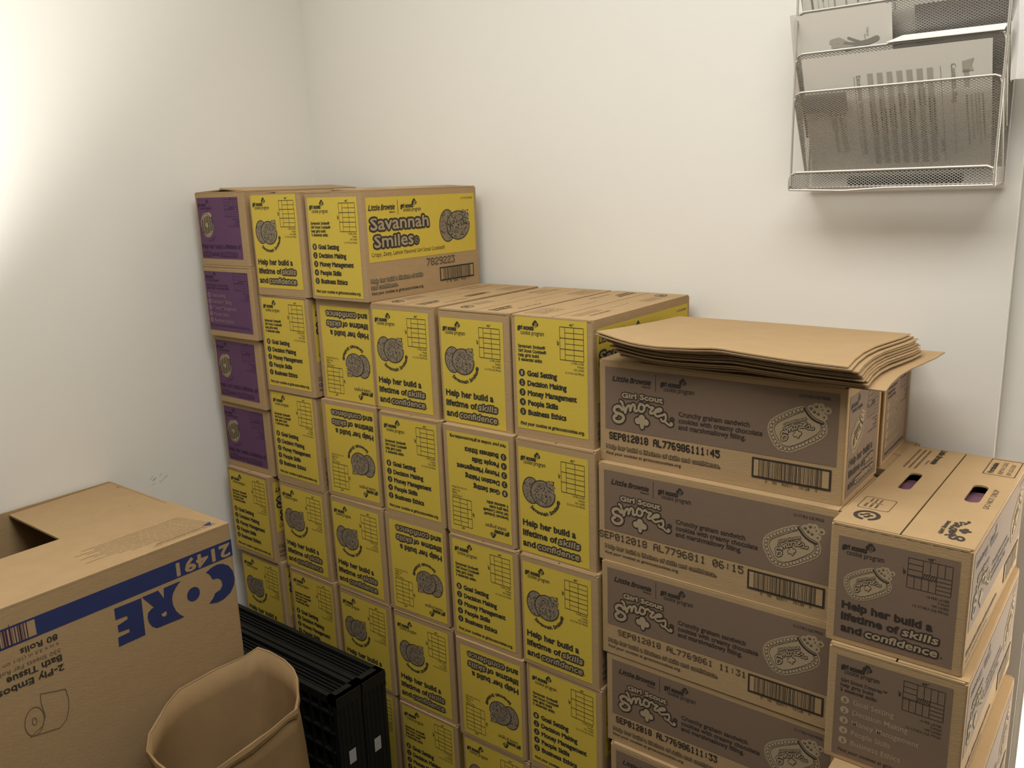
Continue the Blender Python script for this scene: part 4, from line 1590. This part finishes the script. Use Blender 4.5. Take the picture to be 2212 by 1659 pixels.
# checklist in the lowest deep pocket, leaning on the rim behind it
c = Canvas()
rnd = random.Random(12)
down = -math.pi / 2 + .045
for k in range(7):
    u = 114 + k * 16.3
    c.add([(u + 6, 14), (u + 15, 14), (u + 8, 183), (u - 1, 183)], [(0, 1, 2, 3)], 1, 'printbar')
for u, y0_, y1_ in ((232, 12, 184), (249, 25, 186), (90, 30, 180)):
    c.line(u, y1_, u + 7, y0_, .7, 1, 'print')
c.text('Contents /Bag', 248, 186, 248 + 66, 7.5, 2, 'print', rot=down)
c.text('Exceptional items based on company', 94, 181, 94 + 148, 7.8, 2, 'print', rot=down)
for i in range(14):
    L_ = rnd.uniform(25, 70)
    c.text(rnd.choice(('mmmmm mmmm', 'mmm mmmm mmm', 'mmmmmm mm')), 115 + i * 8.1, rnd.uniform(110, 150), 115 + i * 8.1 + L_, 3.8, 2, 'printdark', rot=down)
c.text('Quantity', 233, 55, 233 + 24, 4.5, 2, 'printdark', rot=down)
for i, u in enumerate((272, 279, 285, 290, 296)):
    c.line(u, 132, u + 5, 42 + 9 * (i % 3), 1.8, 1, 'printbar' if i not in (0, 4) else 'print')
c.add([(265, 188), (283, 192), (279, 180), (283, 171), (266, 172)], [(0, 1, 2, 3, 4)], 1, 'printbar')
c.rect(266, 170, 276, 174, 2, 'print')
c.add([(269, 145), (276, 145), (275, 169), (268, 169)], [(0, 1, 2, 3)], 1, 'printbar')
c.line(62, 105, 69, 40, 8, 1, 'printbar')
c.line(50, 105, 54, 40, 5, 1, 'printbar')
for u, t_ in ((44, 'mmmmm'), (52, 'mmm mmmm'), (60, 'mmmmmmm'), (68, 'mm mmmm')):
    c.text(t_, u, 118, u + 36, 3.6, 2, 'print', rot=down)
sheet('checklist_page', None, 1.456, 1.766, .4160, 1.504, .3265, 1.7055, c, 'paper', 'cream checklist page with grey stripes turned sideways in the lowest deep pocket')
# strip of grey card behind the mesh at the left
sheet('index_card', None, 1.456, 1.534, .3600, 1.612, .3430, 1.644, None, 'greypaper', 'small grey card behind the mesh at the left of the checklist page', 'card')

# booklet page with a printed hand
c = Canvas()
hand = 'print'
c.stroke([(64, 141), (76, 143), (88, 136), (97, 128)], 10, 1, 'printbar')
c.stroke([(66, 133), (80, 134), (90, 128)], 7, 1, 'printbar')
c.stroke([(141, 139), (128, 135), (116, 133), (106, 130)], 9.5, 2, hand)
c.stroke([(118, 134), (106, 139), (93, 145)], 4.2, 2, hand, n=8)
c.stroke([(114, 132), (100, 135), (86, 137)], 4.2, 2, hand, n=8)
c.stroke([(112, 128), (98, 128), (88, 124)], 4.2, 2, hand, n=8)
c.text('THIS IS', 124, 160, 124 + 15, 3.6, 2, 'print', rot=-math.pi / 2)
c.text('mmm', 120, 149, 120 + 8, 3, 2, 'print', rot=-math.pi / 2)
sheet('hand_poster', None, 1.440, 1.607, .395, 1.600, .3265, 1.7815, c, 'paper', 'pale page with a grey printed hand, overhanging the left side of the organizer')
sheet('backing_page', None, 1.430, 1.596, .3975, 1.602, .3300, 1.7850, None, 'paper', 'blank page just behind the printed hand page')
# white folder edge lying on the second rim
b = MB()
b.part([(1.603, .325, 1.7175), (1.782, .325, 1.7160), (1.784, .335, 1.7245), (1.622, .350, 1.7285), (1.603, .325, 1.7185), (1.782, .325, 1.7175), (1.784, .340, 1.7275), (1.622, .352, 1.7300)],
       [(0, 1, 2, 3), (7, 6, 5, 4), (0, 4, 5, 1), (1, 5, 6, 2), (2, 6, 7, 3), (3, 7, 4, 0)], 'brightpaper')
o = b.build('folded_leaflet')
tag(o, 'bright white folded leaflet lying over the pocket rim at the right', 'paper', 'papers in the wall file organizer')
sheet('grey_form', None, 1.640, 1.780, .400, 1.660, .3440, 1.775, None, 'greypaper', 'grey printed form behind the mesh at the upper right of the organizer')
c = Canvas()
for i in range(11):
    c.text('mmmmm mmmm mm', 14 + i * 20, 172, 14 + i * 20 + rnd.uniform(35, 90), 4.2, 1, 'print' if i % 4 else 'printdark', rot=down)
for i in range(4):
    c.line(16 + i * 9, 180, 22 + i * 9, 100, .5, 1, 'print')
sheet('text_page', None, 1.447, 1.700, .395, 1.680, .3265, 1.850, c, 'paper', 'page of small type in the top visible pocket, upper left')
c = Canvas()
for i in range(5):
    c.text('mmmm mm mmmm', 14 + i * 25, 90, 14 + i * 25 + rnd.uniform(25, 60), 3.2, 1, 'print', rot=down)
b = MB()
V, F = [], []
for k in range(9):
    f = k / 8
    z = 1.640 + .22 * f
    wv = .008 * math.sin(f * 5)
    for j, (dx, dy) in enumerate(((0.0, .010), (.010 + .3 * wv, -.006), (.030 + wv, .006), (.026 + wv, .009), (.010, -.003))):
        V.append((1.792 + dx - .012 * f, .345 + dy, z))
for k in range(8):
    for j in range(5):
        j2 = (j + 1) % 5
        F.append((k * 5 + j, k * 5 + j2, (k + 1) * 5 + j2, (k + 1) * 5 + j))
F.append((4, 3, 2, 1, 0))
F.append(tuple(40 + j for j in range(5)))
b.part(V, F, 'brightpaper')
o = b.build('curled_paper')
tag(o, 'curled white paper sticking out past the right side of the organizer', 'paper', 'papers in the wall file organizer')
b = MB()
b.tube([(1.545, .350, 1.4870), (1.735, .350, 1.4870)], .0085, 'black', n=12)
o = b.build('marker_pen')
tag(o, 'long black marker lying in the bottom tray of the organizer', 'pen')

# ------------------------------------------------------------------ scuffs on the walls
b = MB()
rnd = random.Random(3)
c = Canvas()
for i in range(7):
    x, y = rnd.uniform(-18, 22), rnd.uniform(-10, 10)
    c.stroke([(x, y), (x + rnd.uniform(4, 12), y + rnd.uniform(2, 9))], rnd.uniform(.6, 1.6), 1, 'printbar', n=5)
b.canvas(c, (LW + .0002, -.19, .755), (0, 1, 0), (0, 0, 1))
c = Canvas()
c.blob(0, 0, 1.6, 1.6, 1, 'print', 10)
b.canvas(c, (1.845, BW + .0298, 1.205), (1, 0, 0), (0, 0, 1))
tag(b.build('wall_scuff_1'), kind='structure')
